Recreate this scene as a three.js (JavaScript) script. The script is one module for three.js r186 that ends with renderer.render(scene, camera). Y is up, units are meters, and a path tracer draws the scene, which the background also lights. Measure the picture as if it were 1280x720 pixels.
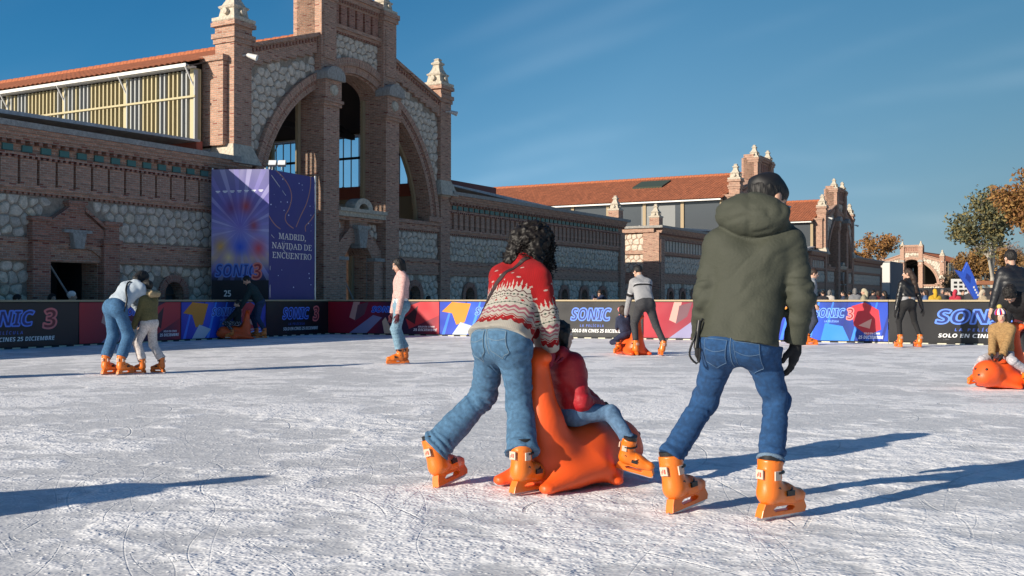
import * as THREE from 'three';
import { mergeGeometries } from 'three/addons/utils/BufferGeometryUtils.js';
import { ImprovedNoise } from 'three/addons/math/ImprovedNoise.js';

// ---------------------------------------------------------------- camera, sky, sun, exposure
const scene = new THREE.Scene();
const camera = new THREE.PerspectiveCamera(30.08, 16 / 9, 0.1, 1500);
camera.position.set(0, 1.12, 0);
camera.lookAt(0, 1.12 + 0.01045, -1);
const renderer = new THREE.WebGLRenderer({ antialias: true });
renderer.setSize(1024, 576);
renderer.toneMapping = THREE.LinearToneMapping;
renderer.toneMappingExposure = 1.6;
renderer.shadowMap.enabled = true;

const SUN = new THREE.Vector3(-0.814, 0, 0.581).normalize().multiplyScalar(Math.cos(0.375)).add(new THREE.Vector3(0, Math.sin(0.375), 0));
const sun = new THREE.DirectionalLight(new THREE.Color(1, 0.9, 0.76), 3.9);
sun.target.position.set(0, 0, -30); sun.position.copy(SUN).multiplyScalar(120).add(sun.target.position);
sun.castShadow = true; sun.shadow.mapSize.set(4096, 4096);
Object.assign(sun.shadow.camera, { left: -90, right: 90, top: 60, bottom: -60, near: 1, far: 400 });
scene.add(sun, sun.target);

const NZ = new ImprovedNoise();
const noise = (x, y, z) => NZ.noise(x, y, z);
let seed = 7;
const rnd = () => { seed = (seed * 1664525 + 1013904223) >>> 0; return seed / 4294967296; };
const rr = (a, b) => a + (b - a) * rnd();
const clamp = (x, a = 0, b = 1) => Math.min(b, Math.max(a, x));
const mix = (a, b, t) => a + (b - a) * t;
const smooth = (a, b, x) => { const t = clamp((x - a) / (b - a)); return t * t * (3 - 2 * t); };

{ // clear winter sky: deep blue at a right angle to the sun, paler away from it and at the horizon, thin cirrus streaks
  const W = 1024, H = 512, data = new Float32Array(W * H * 4);
  for (let j = 0; j < H; j++) for (let i = 0; i < W; i++) {
    const el = ((j + 0.5) / H - 0.5) * Math.PI, az = ((i + 0.5) / W - 0.5) * 2 * Math.PI;
    const d = [Math.cos(el) * Math.cos(az), Math.sin(el), Math.cos(el) * Math.sin(az)];
    const c = d[0] * SUN.x + d[1] * SUN.y + d[2] * SUN.z;
    const e = Math.max(0, d[1]);
    const ray = 0.36 + 1.05 * c * c;
    const w = clamp((ray - 0.39) / 0.66), wl = 1 - clamp(w / 0.42), wr = clamp((w - 0.42) / 0.58) * Math.exp(-e * 4);
    let r = 0.36 * Math.exp(-e * 6) + 0.004, g = 0.03 + 0.56 * Math.exp(-e * 3.6), b = 0.1 + 0.68 * Math.exp(-e * 2.6);
    r *= (1 - 0.66 * wl) * (1 - 0.12 * wr) / 1.5; g *= (1 - 0.32 * wl) * (1 - 0.3 * wr) / 1.5; b *= (1 - 0.16 * wl) * (1 - 0.48 * wr) / 1.5;
    const aur = Math.pow(Math.max(0, c), 24); r += 0.9 * aur; g += 0.85 * aur; b += 0.75 * aur;
    // cirrus on a high plane
    if (e > 0.02) {
      const px = d[0] / (e + 0.12), pz = d[2] / (e + 0.12);
      const wv = noise(px * 0.6, pz * 0.6, 3.1);
      let n = 0.5 + 0.5 * noise(px * 0.5 + pz * 0.9 + wv, (pz * 0.8 - px * 1.1) * 3.2 + wv * 2, 1.7) + 0.3 * noise(px * 2.1 + wv, (pz - px) * 6, 5.2);
      n = smooth(0.5, 1.15, n) * 0.06 * smooth(0.02, 0.1, e) * (0.5 + ray * 0.5);
      r += n * 1.0; g += n * 1.0; b += n * 0.95;
    }
    if (d[1] < 0) { const k = smooth(0, -0.08, d[1]); r = mix(r, 0.14, k); g = mix(g, 0.14, k); b = mix(b, 0.14, k); }
    const o = (j * W + i) * 4; data[o] = r; data[o + 1] = g; data[o + 2] = b; data[o + 3] = 1;
  }
  const sky = new THREE.DataTexture(data, W, H, THREE.RGBAFormat, THREE.FloatType);
  sky.mapping = THREE.EquirectangularReflectionMapping; sky.magFilter = THREE.LinearFilter; sky.needsUpdate = true;
  scene.background = sky; scene.environment = sky;
}

// ---------------------------------------------------------------- helpers
const V = (x, y, z) => new THREE.Vector3(x, y, z);
const used = {};
const numbered = n => { const k = used[n] || 0; used[n] = k + 1; return k ? n + '_' + String(k).padStart(3, '0') : n; };
function tag(o, label, category, group, kind) { if (label) o.userData.label = label; if (category) o.userData.category = category; if (group) o.userData.group = group; if (kind) o.userData.kind = kind; return o; }
function thing(name, label, category, p = [0, 0, 0], turn = 0, group) {
  const o = new THREE.Group(); o.name = numbered(name); scene.add(o); o.position.set(...p); o.rotation.y = turn;
  return tag(o, label, category, group);
}
const flat = g => { const r = g.index ? g.toNonIndexed() : g; for (const k of Object.keys(r.attributes)) if (!['position', 'normal', 'uv', 'color'].includes(k)) r.deleteAttribute(k); if (!r.attributes.normal) r.computeVertexNormals(); if (!r.attributes.uv) r.setAttribute('uv', new THREE.BufferAttribute(new Float32Array(r.attributes.position.count * 2), 2)); return r; };
const join = l => { const g = l.map(flat); return g.length === 1 ? g[0] : mergeGeometries(g); };
function mk(name, geos, mat, parent) {
  const m = new THREE.Mesh(Array.isArray(geos) ? join(geos) : geos, mat);
  m.name = name; m.castShadow = m.receiveShadow = true; if (parent) parent.add(m); return m;
}
function solo(name, geos, mat, label, category, group) { const m = mk(numbered(name), geos, mat, scene); return tag(m, label, category, group); }
function structure(name, geos, mat) { const m = mk(numbered(name), geos, mat, scene); m.userData.kind = 'structure'; return m; }
// uv in metres from position, by the way a face points
function muv(g) {
  g = flat(g); const p = g.attributes.position, n = g.attributes.normal, uv = new Float32Array(p.count * 2);
  for (let i = 0; i < p.count; i++) {
    const ax = Math.abs(n.getX(i)), ay = Math.abs(n.getY(i)), az = Math.abs(n.getZ(i));
    if (ay > ax && ay > az) { uv[i * 2] = p.getX(i); uv[i * 2 + 1] = p.getZ(i); }
    else if (ax > az) { uv[i * 2] = p.getZ(i); uv[i * 2 + 1] = p.getY(i); }
    else { uv[i * 2] = p.getX(i); uv[i * 2 + 1] = p.getY(i); }
  }
  g.setAttribute('uv', new THREE.BufferAttribute(uv, 2)); return g;
}
const bx = (x0, x1, y0, y1, z0, z1) => { const g = new THREE.BoxGeometry(Math.abs(x1 - x0), Math.abs(y1 - y0), Math.abs(z1 - z0)); g.translate((x0 + x1) / 2, (y0 + y1) / 2, (z0 + z1) / 2); return muv(g); };
function prism(pts, holes, z0, z1, bevel) { // outline in x,y extruded from z0 to z1
  const s = new THREE.Shape(pts.map(p => new THREE.Vector2(...p)));
  for (const h of holes || []) s.holes.push(new THREE.Path(h.map(p => new THREE.Vector2(...p))));
  const g = new THREE.ExtrudeGeometry(s, { depth: z1 - z0, bevelEnabled: !!bevel, bevelSize: bevel || 0, bevelThickness: bevel || 0, bevelSegments: 2, curveSegments: 12 });
  g.translate(0, 0, z0); return muv(g);
}
function tube(pts, r, seg = 6, closed = false, n) { return flat(new THREE.TubeGeometry(new THREE.CatmullRomCurve3(pts.map(p => p.isVector3 ? p : V(...p)), closed), n || Math.max(2, pts.length * 4), r, seg, closed)); }
function rod(a, b, r, r2 = r, seg = 8) {
  const A = V(...a), B = V(...b), d = B.clone().sub(A), g = new THREE.CylinderGeometry(r2, r, d.length(), seg);
  g.applyQuaternion(new THREE.Quaternion().setFromUnitVectors(V(0, 1, 0), d.normalize())); g.translate((A.x + B.x) / 2, (A.y + B.y) / 2, (A.z + B.z) / 2); return flat(g);
}
function ring(cx, cy, r0, r1, a0, a1, z0, z1, seg = 24) { // arch ring with radial bricks: uv turned so that courses point to the centre
  const pos = [], uv = [], P = (r, a, z) => [cx + r * Math.cos(a), cy + r * Math.sin(a), z];
  const q = (a, b, c, d, ua, ub, uc, ud) => { pos.push(...a, ...b, ...c, ...a, ...c, ...d); uv.push(...ua, ...ub, ...uc, ...ua, ...uc, ...ud); };
  for (let i = 0; i < seg; i++) {
    const A = mix(a0, a1, i / seg), B = mix(a0, a1, (i + 1) / seg), vA = A * r1, vB = B * r1;
    q(P(r0, B, z1), P(r0, A, z1), P(r1, A, z1), P(r1, B, z1), [r0, vB], [r0, vA], [r1, vA], [r1, vB]);
    q(P(r1, A, z0), P(r1, B, z0), P(r1, B, z1), P(r1, A, z1), [z0, vA], [z0, vB], [z1, vB], [z1, vA]);
    q(P(r0, B, z0), P(r0, A, z0), P(r0, A, z1), P(r0, B, z1), [z0, vB], [z0, vA], [z1, vA], [z1, vB]);
  }
  for (const [A, s] of [[a0, 1], [a1, -1]]) { const l = [P(r0, A, z0), P(r1, A, z0), P(r1, A, z1), P(r0, A, z1)], U = [[r0, z0], [r1, z0], [r1, z1], [r0, z1]]; if (s * (a1 - a0) > 0) q(l[0], l[1], l[2], l[3], ...U); else q(l[3], l[2], l[1], l[0], U[3], U[2], U[1], U[0]); }
  const g = new THREE.BufferGeometry(); g.setAttribute('position', new THREE.Float32BufferAttribute(pos, 3)); g.setAttribute('uv', new THREE.Float32BufferAttribute(uv, 2)); g.computeVertexNormals(); return g;
}
// ---- textures
function dtex(w, h, fn, srgb, repeat) {
  const d = new Uint8Array(w * h * 4);
  for (let j = 0; j < h; j++) for (let i = 0; i < w; i++) { const c = fn(i, j), o = (j * w + i) * 4; d[o] = c[0]; d[o + 1] = c[1]; d[o + 2] = c[2]; d[o + 3] = 255; }
  const t = new THREE.DataTexture(d, w, h); t.wrapS = t.wrapT = THREE.RepeatWrapping; t.magFilter = THREE.LinearFilter; t.minFilter = THREE.LinearMipmapLinearFilter; t.generateMipmaps = true;
  if (srgb) t.colorSpace = THREE.SRGBColorSpace; if (repeat) t.repeat.set(...repeat); t.needsUpdate = true; return t;
}
// periodic value noise, period n cells over 0..1
function pnoise(n, s) {
  const a = new Float32Array(n * n); let q = (s * 2654435761) >>> 0; for (let i = 0; i < n * n; i++) { q = (q * 1664525 + 1013904223) >>> 0; a[i] = q / 4294967296; }
  return (u, v) => { u = (u - Math.floor(u)) * n; v = (v - Math.floor(v)) * n; const i = u | 0, j = v | 0, fx = u - i, fy = v - j, x = fx * fx * (3 - 2 * fx), y = fy * fy * (3 - 2 * fy), i1 = (i + 1) % n, j1 = (j + 1) % n; return mix(mix(a[j % n * n + i % n], a[j % n * n + i1], x), mix(a[j1 * n + i % n], a[j1 * n + i1], x), y); };
}
function ctex(w, h, draw, repeat) {
  const c = document.createElement('canvas'); c.width = w; c.height = h; draw(c.getContext('2d'), w, h);
  const t = new THREE.CanvasTexture(c); t.colorSpace = THREE.SRGBColorSpace; t.wrapS = t.wrapT = repeat ? THREE.RepeatWrapping : THREE.ClampToEdgeWrapping; t.anisotropy = 8; return t;
}
const mat = (r, g, b, rough = 0.8, extra) => new THREE.MeshStandardMaterial(Object.assign({ color: new THREE.Color(r, g, b), roughness: rough }, extra));
const S = v => Math.round(255 * (v <= 0.0031308 ? v * 12.92 : 1.055 * Math.pow(v, 1 / 2.4) - 0.055));

// ---------------------------------------------------------------- materials of the place
const MT = {};
{
  const n8 = pnoise(8, 1), n32 = pnoise(32, 2), n128 = pnoise(128, 3);
  // brick: tile of 1.04 m x 0.96 m, 4 bricks x 12 courses
  const NB = 512, bh = NB / 12, bl = NB / 4, tone = pnoise(64, 9);
  const brick = (i, j) => {
    const row = Math.floor(j / bh), off = (row % 2) * bl / 2, col = Math.floor(((i + off) % NB) / bl);
    const x = ((i + off) % NB) - col * bl, y = j - row * bh;
    const m = Math.min(x, bl - x, y, bh - y);
    return [m, tone((col * 7 + row * 13) / 64 + 0.01, (row * 5 + col * 3) / 64 + 0.01), row];
  };
  const bcol = (tint, mort, dark) => dtex(NB, NB, (i, j) => {
    const [m, t] = brick(i, j), u = i / NB, v = j / NB, n = 0.75 + 0.5 * n128(u, v), k = smooth(3.5, 6.5, m);
    const d = (0.5 + t * 0.95) * n * (0.86 + 0.28 * n8(u, v)), mo = 0.8 + 0.4 * n32(u, v);
    const dk = t < 0.2 ? 0.6 : 1;
    return [0, 1, 2].map(c => S(clamp(mix(mort[c] * mo, tint[c] * d * (c ? dk : 0.8 + dk * 0.2), k))));
  }, true, [1 / 0.84, 1 / 0.7]);
  const bb = dtex(NB, NB, (i, j) => { const [m, t] = brick(i, j); const h = 255 * clamp(smooth(2.5, 8, m) * (0.7 + 0.3 * t) * (0.85 + 0.15 * n128(i / NB, j / NB))); return [h, h, h]; }, false, [1 / 0.84, 1 / 0.7]);
  MT.brick = new THREE.MeshStandardMaterial({ map: bcol([0.44, 0.24, 0.165], [0.46, 0.385, 0.31]), bumpMap: bb, bumpScale: 0.012, roughness: 0.93 });
  MT.brickRed = new THREE.MeshStandardMaterial({ map: bcol([0.38, 0.17, 0.115], [0.36, 0.29, 0.24]), bumpMap: bb, bumpScale: 0.012, roughness: 0.93 });
  const stone = (r, g, b, s) => { const a = pnoise(16, s), c = pnoise(64, s + 1); const f = (i, j) => 0.62 + 0.4 * a(i / 128, j / 128) + 0.36 * c(i / 128, j / 128); return new THREE.MeshStandardMaterial({ map: dtex(128, 128, (i, j) => { const k = f(i, j); return [S(clamp(r * k)), S(clamp(g * k)), S(clamp(b * k))]; }, true), bumpMap: dtex(128, 128, (i, j) => { const k = 255 * clamp(f(i, j) - 0.5); return [k, k, k]; }), bumpScale: 0.02, roughness: 0.95 }); };
  MT.stones = [stone(0.6, 0.52, 0.43, 21), stone(0.54, 0.475, 0.4, 25), stone(0.62, 0.54, 0.435, 29), stone(0.56, 0.485, 0.395, 33), stone(0.48, 0.425, 0.36, 37), stone(0.57, 0.48, 0.365, 41)];
  MT.mortar = stone(0.3, 0.25, 0.2, 45);
  MT.lime = stone(0.52, 0.46, 0.37, 49); MT.limeGrey = stone(0.33, 0.315, 0.29, 53);
  MT.teal = mat(0.05, 0.16, 0.15, 0.35);
  // roof tiles: down-slope rows
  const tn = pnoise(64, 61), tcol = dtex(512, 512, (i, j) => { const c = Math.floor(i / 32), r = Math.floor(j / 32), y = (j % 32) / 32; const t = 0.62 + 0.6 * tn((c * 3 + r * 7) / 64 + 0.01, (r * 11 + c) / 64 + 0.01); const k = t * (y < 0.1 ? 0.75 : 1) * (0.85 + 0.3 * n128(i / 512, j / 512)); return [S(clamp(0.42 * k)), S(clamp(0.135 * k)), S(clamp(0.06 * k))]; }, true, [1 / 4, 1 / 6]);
  const tb = dtex(64, 512, (i, j) => { const y = (j % 32) / 32; const h = 255 * (0.3 + 0.7 * y); return [h, h, h]; }, false, [1 / 4, 1 / 6]);
  MT.tile = new THREE.MeshStandardMaterial({ map: tcol, bumpMap: tb, bumpScale: 0.02, roughness: 0.9 });
  const zn = pnoise(32, 71); const zinc = dtex(256, 256, (i, j) => { const k = 0.8 + 0.4 * zn(i / 256, j / 256) * (0.7 + 0.6 * n128(i / 256, j / 256)); return [S(0.4 * k), S(0.41 * k), S(0.43 * k)]; }, true, [0.3, 0.3]);
  MT.zinc = new THREE.MeshStandardMaterial({ map: zinc, roughness: 0.6, metalness: 0.0 });
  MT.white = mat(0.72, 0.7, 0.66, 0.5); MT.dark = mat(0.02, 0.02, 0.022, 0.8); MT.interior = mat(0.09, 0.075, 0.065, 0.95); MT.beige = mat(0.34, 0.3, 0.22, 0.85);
  MT.wood = mat(0.36, 0.27, 0.16, 0.7); MT.maroon = mat(0.16, 0.045, 0.04, 0.7); MT.greyPaint = mat(0.28, 0.29, 0.3, 0.5);
  MT.cream = mat(0.46, 0.39, 0.22, 0.55); MT.pale = mat(0.36, 0.37, 0.36, 0.5); MT.steel = mat(0.55, 0.56, 0.58, 0.35, { metalness: 0.85 });
  MT.glass = new THREE.MeshPhysicalMaterial({ color: new THREE.Color(0.62, 0.68, 0.7), transmission: 1, thickness: 0, roughness: 0.05, ior: 1.5 });
  MT.dullGlass = mat(0.07, 0.08, 0.09, 0.12); MT.blind = mat(0.16, 0.17, 0.17, 0.5);
  MT.sheet = new THREE.MeshPhysicalMaterial({ color: new THREE.Color(0.92, 0.95, 0.97), transmission: 1, thickness: 0, roughness: 0.15, ior: 1.3 });
  MT.redband = mat(0.36, 0.1, 0.07, 0.8);
}

// ---------------------------------------------------------------- rubble stones: irregular polygons, each with its own bevelled face
function cells(x0, x1, y0, y1, size, keep) {
  const nx = Math.max(1, Math.round((x1 - x0) / size)), ny = Math.max(1, Math.round((y1 - y0) / (size * 0.88))), dx = (x1 - x0) / nx, dy = (y1 - y0) / ny, P = [];
  for (let j = -1; j <= ny; j++) { P[j + 1] = []; for (let i = -1; i <= nx; i++) P[j + 1][i + 1] = [x0 + (i + 0.5 + (j & 1 ? 0.25 : -0.25) + rr(-0.3, 0.3)) * dx, y0 + (j + 0.5 + rr(-0.3, 0.3)) * dy]; }
  const out = [];
  for (let j = 0; j < ny; j++) for (let i = 0; i < nx; i++) {
    const c = P[j + 1][i + 1]; let poly = [[c[0] - 2 * dx, c[1] - 2 * dy], [c[0] + 2 * dx, c[1] - 2 * dy], [c[0] + 2 * dx, c[1] + 2 * dy], [c[0] - 2 * dx, c[1] + 2 * dy]];
    const cut = (px, py, nxx, nyy) => { const r = []; for (let k = 0; k < poly.length; k++) { const a = poly[k], b = poly[(k + 1) % poly.length], da = (a[0] - px) * nxx + (a[1] - py) * nyy, db = (b[0] - px) * nxx + (b[1] - py) * nyy; if (da <= 0) r.push(a); if (da * db < 0) { const t = da / (da - db); r.push([a[0] + (b[0] - a[0]) * t, a[1] + (b[1] - a[1]) * t]); } } poly = r; };
    for (let jj = -2; jj <= 2; jj++) for (let ii = -2; ii <= 2; ii++) { const q = P[j + 1 + jj]?.[i + 1 + ii]; if (!q || (!ii && !jj)) continue; const ex = q[0] - c[0], ey = q[1] - c[1], l = Math.hypot(ex, ey); cut((q[0] + c[0]) / 2 - ex / l * 0.014, (q[1] + c[1]) / 2 - ey / l * 0.014, ex / l, ey / l); }
    cut(x0, 0, -1, 0); cut(x1, 0, 1, 0); cut(0, y0, 0, -1); cut(0, y1, 0, 1);
    if (poly.length < 3) continue;
    if (keep && !(keep(c[0], c[1]) && poly.every(p => keep(p[0], p[1], true)))) continue;
    out.push(poly);
  }
  return out;
}
function stoneGeo(poly, z, hgt) { // chamfered corners, domed face
  let pts = []; const n = poly.length; let ar = 0;
  for (let k = 0; k < n; k++) { const a = poly[(k + n - 1) % n], b = poly[k], c = poly[(k + 1) % n]; pts.push([mix(b[0], a[0], 0.2), mix(b[1], a[1], 0.2)], [mix(b[0], c[0], 0.2), mix(b[1], c[1], 0.2)]); ar += b[0] * c[1] - c[0] * b[1]; }
  if (ar < 0) pts.reverse();
  const m = pts.length, cx = pts.reduce((s, p) => s + p[0], 0) / m, cy = pts.reduce((s, p) => s + p[1], 0) / m, pos = [], uv = [], tx = rr(-0.012, 0.012), ty = rr(-0.012, 0.012);
  const ins = p => { const l = Math.hypot(p[0] - cx, p[1] - cy), k = 1 - 0.028 / l; return [cx + (p[0] - cx) * k, cy + (p[1] - cy) * k]; };
  const T = (...v) => { for (const [x, y, zz] of v) { pos.push(x, y, zz); uv.push(x * 0.8, y * 0.8); } };
  for (let k = 0; k < m; k++) {
    const a = pts[k], b = pts[(k + 1) % m], A = ins(a), B = ins(b), zA = z + hgt + tx * (A[0] - cx) * 4, zB = z + hgt + tx * (B[0] - cx) * 4;
    T([...a, z], [...b, z], [...B, zB]); T([...a, z], [...B, zB], [...A, zA]); T([cx, cy, z + hgt + 0.012], [...A, zA], [...B, zB]);
  }
  const g = new THREE.BufferGeometry(); g.setAttribute('position', new THREE.Float32BufferAttribute(pos, 3)); g.setAttribute('uv', new THREE.Float32BufferAttribute(uv, 2)); g.computeVertexNormals(); return g;
}

// pinnacle of pale stone: stepped square base, waist with scrolls, tapering cap
function finialGeo(s = 1) {
  const R = [[0.46, 0], [0.5, 0.05], [0.5, 0.14], [0.4, 0.17], [0.34, 0.2], [0.3, 0.42], [0.34, 0.45], [0.36, 0.5], [0.27, 0.55], [0.18, 0.72], [0.15, 0.86], [0.2, 0.89], [0.22, 0.95], [0.14, 1.0], [0.1, 1.05], [0.14, 1.09], [0.08, 1.14], [0, 1.15]];
  const g = new THREE.LatheGeometry(R.map(p => new THREE.Vector2(p[0] * 1.3, p[1])), 4, Math.PI / 4); const f = flat(g); f.computeVertexNormals();
  const l = [muv(f)];
  for (let k = 0; k < 4; k++) { const c = new THREE.CylinderGeometry(0.1, 0.1, 0.16, 10); c.rotateX(Math.PI / 2); c.rotateY(k * Math.PI / 2); c.translate(Math.sin(k * Math.PI / 2) * 0.33, 0.33, Math.cos(k * Math.PI / 2) * 0.33); l.push(muv(c)); }
  const o = join(l); o.scale(s, s, s); return o;
}

// ---------------------------------------------------------------- brick market halls
const archPts = (cx, w, y0, ys, n = 10, rise = w) => { const p = [[cx - w, y0], [cx - w, ys]]; for (let i = 1; i < n; i++) { const a = Math.PI * (1 - i / n); p.push([cx + w * Math.cos(a), ys + rise * Math.sin(a)]); } p.push([cx + w, ys], [cx + w, y0]); return p; };
let stoneBudget = 300;
function hall(o) {
  const t = thing('market_hall', o.label, 'building', o.pos, o.turn, 'brick market halls'); t.scale.setScalar(1.05 * (o.scale || 1));
  const near = o.near; const rest = [];
  const addStones = (parent, polys, z, sized) => {
    for (const p of polys) {
      const g = stoneGeo(p, z, rr(0.03, 0.05));
      if (near && stoneBudget > 0) { stoneBudget--; mk('stone', g, MT.stones[(rnd() * 6) | 0], parent); } else rest.push(g);
    }
  };
  // ---- end wings with rubble bands
  for (const sd of [-1, 1]) {
    const w = sd < 0 ? o.left : o.right; if (!w) continue;
    const xi = sd * 5.9, xo = sd * w.len, x0 = Math.min(xi, xo), x1 = Math.max(xi, xo), holes = [], doors = w.doors || [], wins = w.wins || [];
    for (const x of wins) holes.push(archPts(x, 0.34, 0.9, 1.72));
    for (const x of doors) holes.push(archPts(x, 0.78, 0.02, 2.7, 8, 0.22));
    const lst = [prism([[x0, 0], [x1, 0], [x1, 5.7], [x0, 5.7]], holes, -0.6, 0)];
    lst.push(bx(xo, xo - sd * 0.6, 0, 5.7, -25, -0.6));                                  // outer side wall
    lst.push(bx(x0, x1, 2.52, 2.62, 0, 0.1), bx(x0, x1, 2.62, 2.95, 0, 0.06), bx(x0, x1, 2.95, 3.07, 0, 0.11));
    lst.push(bx(x0, x1, 4.18, 4.27, 0, 0.09), bx(x0, x1, 4.27, 4.36, 0, 0.14), bx(x0, x1, 5.06, 5.12, 0, 0.15), bx(x0, x1, 5.42, 5.5, 0, 0.2), bx(x0, x1, 5.5, 5.6, 0, 0.25), bx(x0, x1, 5.6, 5.7, 0, 0.3));
    const px = xo - sd * 0.3; lst.push(bx(px - 0.3, px + 0.3, 0, 5.05, 0, 0.17));          // corner pilaster
    const wall = mk('wing_wall', lst, MT.brick, t);
    // dentils, one joined row per course
    const den = []; for (let x = x0 + 0.06; x < x1 - 0.06; x += 0.16) { den.push(bx(x, x + 0.08, 4.995, 5.06, 0, 0.15), bx(x, x + 0.08, 4.12, 4.18, 0, 0.075)); } 
    for (let x = x0 + 0.1; x < x1 - 0.1; x += 0.25) den.push(bx(x, x + 0.11, 5.34, 5.42, 0, 0.18));
    const dm = mk('dentil_course', den, MT.brickRed, wall);
    const pitch = w.pitch || 0.53, pw = w.panel || 0.45, pg = bx(-pw / 2, pw / 2, 4.36, 4.995, 0, 0.1), tg = bx(-0.14, 0.14, 5.16, 5.32, 0.005, 0.05);
    const np = Math.floor((x1 - x0 - 0.7) / pitch);
    for (let k = 0; k < np; k++) {
      const x = (sd < 0 ? xi - 0.35 : xi + 0.35) + sd * (k + 0.5) * pitch;
      if (near && !(sd < 0 && x < -14.5)) { mk('frieze_panel', pg, MT.brick, wall).position.x = x; mk('glazed_tile', tg, MT.teal, wall).position.x = x; }
      else rest.push(pg.clone().translate(x, 0, 0));
    }
    mk('coping', [bx(x0 - (sd < 0 ? 0.3 : 0), x1 + (sd > 0 ? 0.3 : 0), 5.7, 5.84, -0.7, 0.38), bx(xo + sd * 0.3, xo - sd * 0.65, 5.702, 5.838, -25, -0.7)], MT.limeGrey, t);
    // side wall cladding of rubble (seen on the sunlit end)
    if (w.side) {
      const sg = []; mk('side_band', [bx(xo, xo + sd * 0.09, 2.55, 3.05, -25, -0.4), bx(xo, xo + sd * 0.1, 4.2, 4.36, -25, -0.4), bx(xo, xo + sd * 0.2, 5.45, 5.7, -25, -0.2), bx(xo, xo + sd * 0.12, 0, 5.45, -0.9, 0.1)], MT.brick, t);
      for (const p of [...cells(0.9, 12, 3.07, 4.18, 0.34), ...cells(0.9, 12, 4.4, 5.4, 0.34), ...cells(0.9, 12, 1.2, 2.5, 0.34)]) { const g = stoneGeo(p, 0, 0.03); g.rotateY(sd * Math.PI / 2); g.translate(xo + sd * 0.002, 0, 0); if (sd < 0) g.translate(0, 0, -12.9); sg.push(g); }
      const sm = mk('side_stones', sg, MT.stones[2], t); sm.userData.kind = 'stuff';
    }
    // mortar sheets behind the stones
    const hl = h => wins.map(x => archPts(x, h, 0.9, 1.72)).concat(doors.map(x => archPts(x, 1.25, 0.01, 2.3, 8, 0.1)));
    mk('mortar_bed', [prism([[x0, 0.005], [x1, 0.005], [x1, 2.52], [x0, 2.52]], wins.map(x => archPts(x, 0.42, 0.88, 1.72)).concat(doors.map(x => [[x - 1.2, 0.01], [x - 1.2, 2.5], [x + 1.2, 2.5], [x + 1.2, 0.01]])), 0, 0.012), bx(x0, x1, 3.07, 4.12, 0, 0.012)], MT.mortar, wall);
    const sz = near ? 0.3 : 0.42;
    const lim = near ? (sd < 0 ? [-14.4, x1] : [x0, x1 - 0.6]) : [x0 + (sd < 0 ? 0.6 : 0), x1 - (sd > 0 ? 0.6 : 0)];
    addStones(wall, cells(lim[0], lim[1], 3.08, 4.11, sz, (x, y, v) => doors.every(d => Math.abs(x - d) > 1.3 - (y - 3) * 0.9 || y > 4.0 - Math.abs(x - d) * 0.3)), 0.012);
    addStones(wall, cells(lim[0], lim[1], 1.15, 2.51, sz, (x, y) => wins.every(d => Math.hypot(x - d, Math.max(0, y - 1.72)) > 0.5) && doors.every(d => Math.abs(x - d) > 1.22)), 0.012);
    // windows
    for (const x of wins) {
      const wf = mk('window', [ring(x, 1.72, 0.34, 0.55, 0, Math.PI, 0, 0.075, 12), bx(x - 0.55, x - 0.34, 0.9, 1.72, 0, 0.072), bx(x + 0.34, x + 0.55, 0.9, 1.72, 0, 0.072)], MT.brickRed, wall);
      mk('pane', prism(archPts(x, 0.34, 0.9, 1.72), [], -0.34, -0.32), MT.dullGlass, wf);
      mk('frame', [bx(x - 0.02, x + 0.02, 0.9, 2.05, -0.32, -0.28), bx(x - 0.33, x + 0.33, 1.68, 1.72, -0.318, -0.282), bx(x - 0.34, x - 0.29, 0.9, 1.72, -0.32, -0.27), bx(x + 0.29, x + 0.34, 0.9, 1.72, -0.32, -0.27)], mat(0.1, 0.06, 0.04, 0.7), wf);
    }
    // doorway with a stepped brick pediment
    for (const x of doors) {
      const L = [bx(x - 1.3, x - 0.8, 0, 3.02, 0, 0.24), bx(x + 0.8, x + 1.3, 0, 3.02, 0, 0.24), bx(x - 1.36, x - 0.74, 3.02, 3.12, 0, 0.3), bx(x + 0.74, x + 1.36, 3.02, 3.12, 0, 0.3), bx(x - 1.3, x - 0.86, 3.12, 3.5, 0, 0.22), bx(x + 0.86, x + 1.3, 3.12, 3.5, 0, 0.22), bx(x - 1.36, x - 0.8, 3.5, 3.6, 0, 0.28), bx(x + 0.8, x + 1.36, 3.5, 3.6, 0, 0.28)];
      L.push(prism([[x - 0.86, 3.0], [x - 0.86, 3.36], [x - 0.24, 3.78], [x + 0.24, 3.78], [x + 0.86, 3.36], [x + 0.86, 3.0], [x + 0.6, 2.94], [x, 3.02], [x - 0.6, 2.94]], [], 0, 0.16), bx(x - 0.24, x + 0.24, 3.78, 3.98, 0, 0.2), bx(x - 0.29, x + 0.29, 3.98, 4.06, 0, 0.25));
      for (const k of [-1, 1]) L.push(prism([[x + k * 0.22, 3.82], [x + k * 0.9, 3.38], [x + k * 0.9, 3.46], [x + k * 0.22, 3.92]], [], 0.01, 0.24));
      const dr = mk('doorway', L, MT.brickRed, wall);
      mk('keystone', [prism([[x - 0.13, 2.86], [x + 0.13, 2.86], [x + 0.2, 3.24], [x - 0.2, 3.24]], [], 0, 0.3, 0.01), bx(x - 0.42, x + 0.42, 3.25, 3.33, 0, 0.26)], MT.limeGrey, dr);
      mk('lintel_arch', prism([[x - 0.8, 2.66], [x - 0.5, 2.84], [x, 2.92], [x + 0.5, 2.84], [x + 0.8, 2.66], [x + 0.8, 2.92], [x, 3.14], [x - 0.8, 2.92]], [], 0, 0.13), MT.brick, dr);
      mk('bar', rod([x - 0.55, 2.55, -0.25], [x + 0.45, 1.2, -0.25], 0.028), MT.greyPaint, dr);
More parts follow.
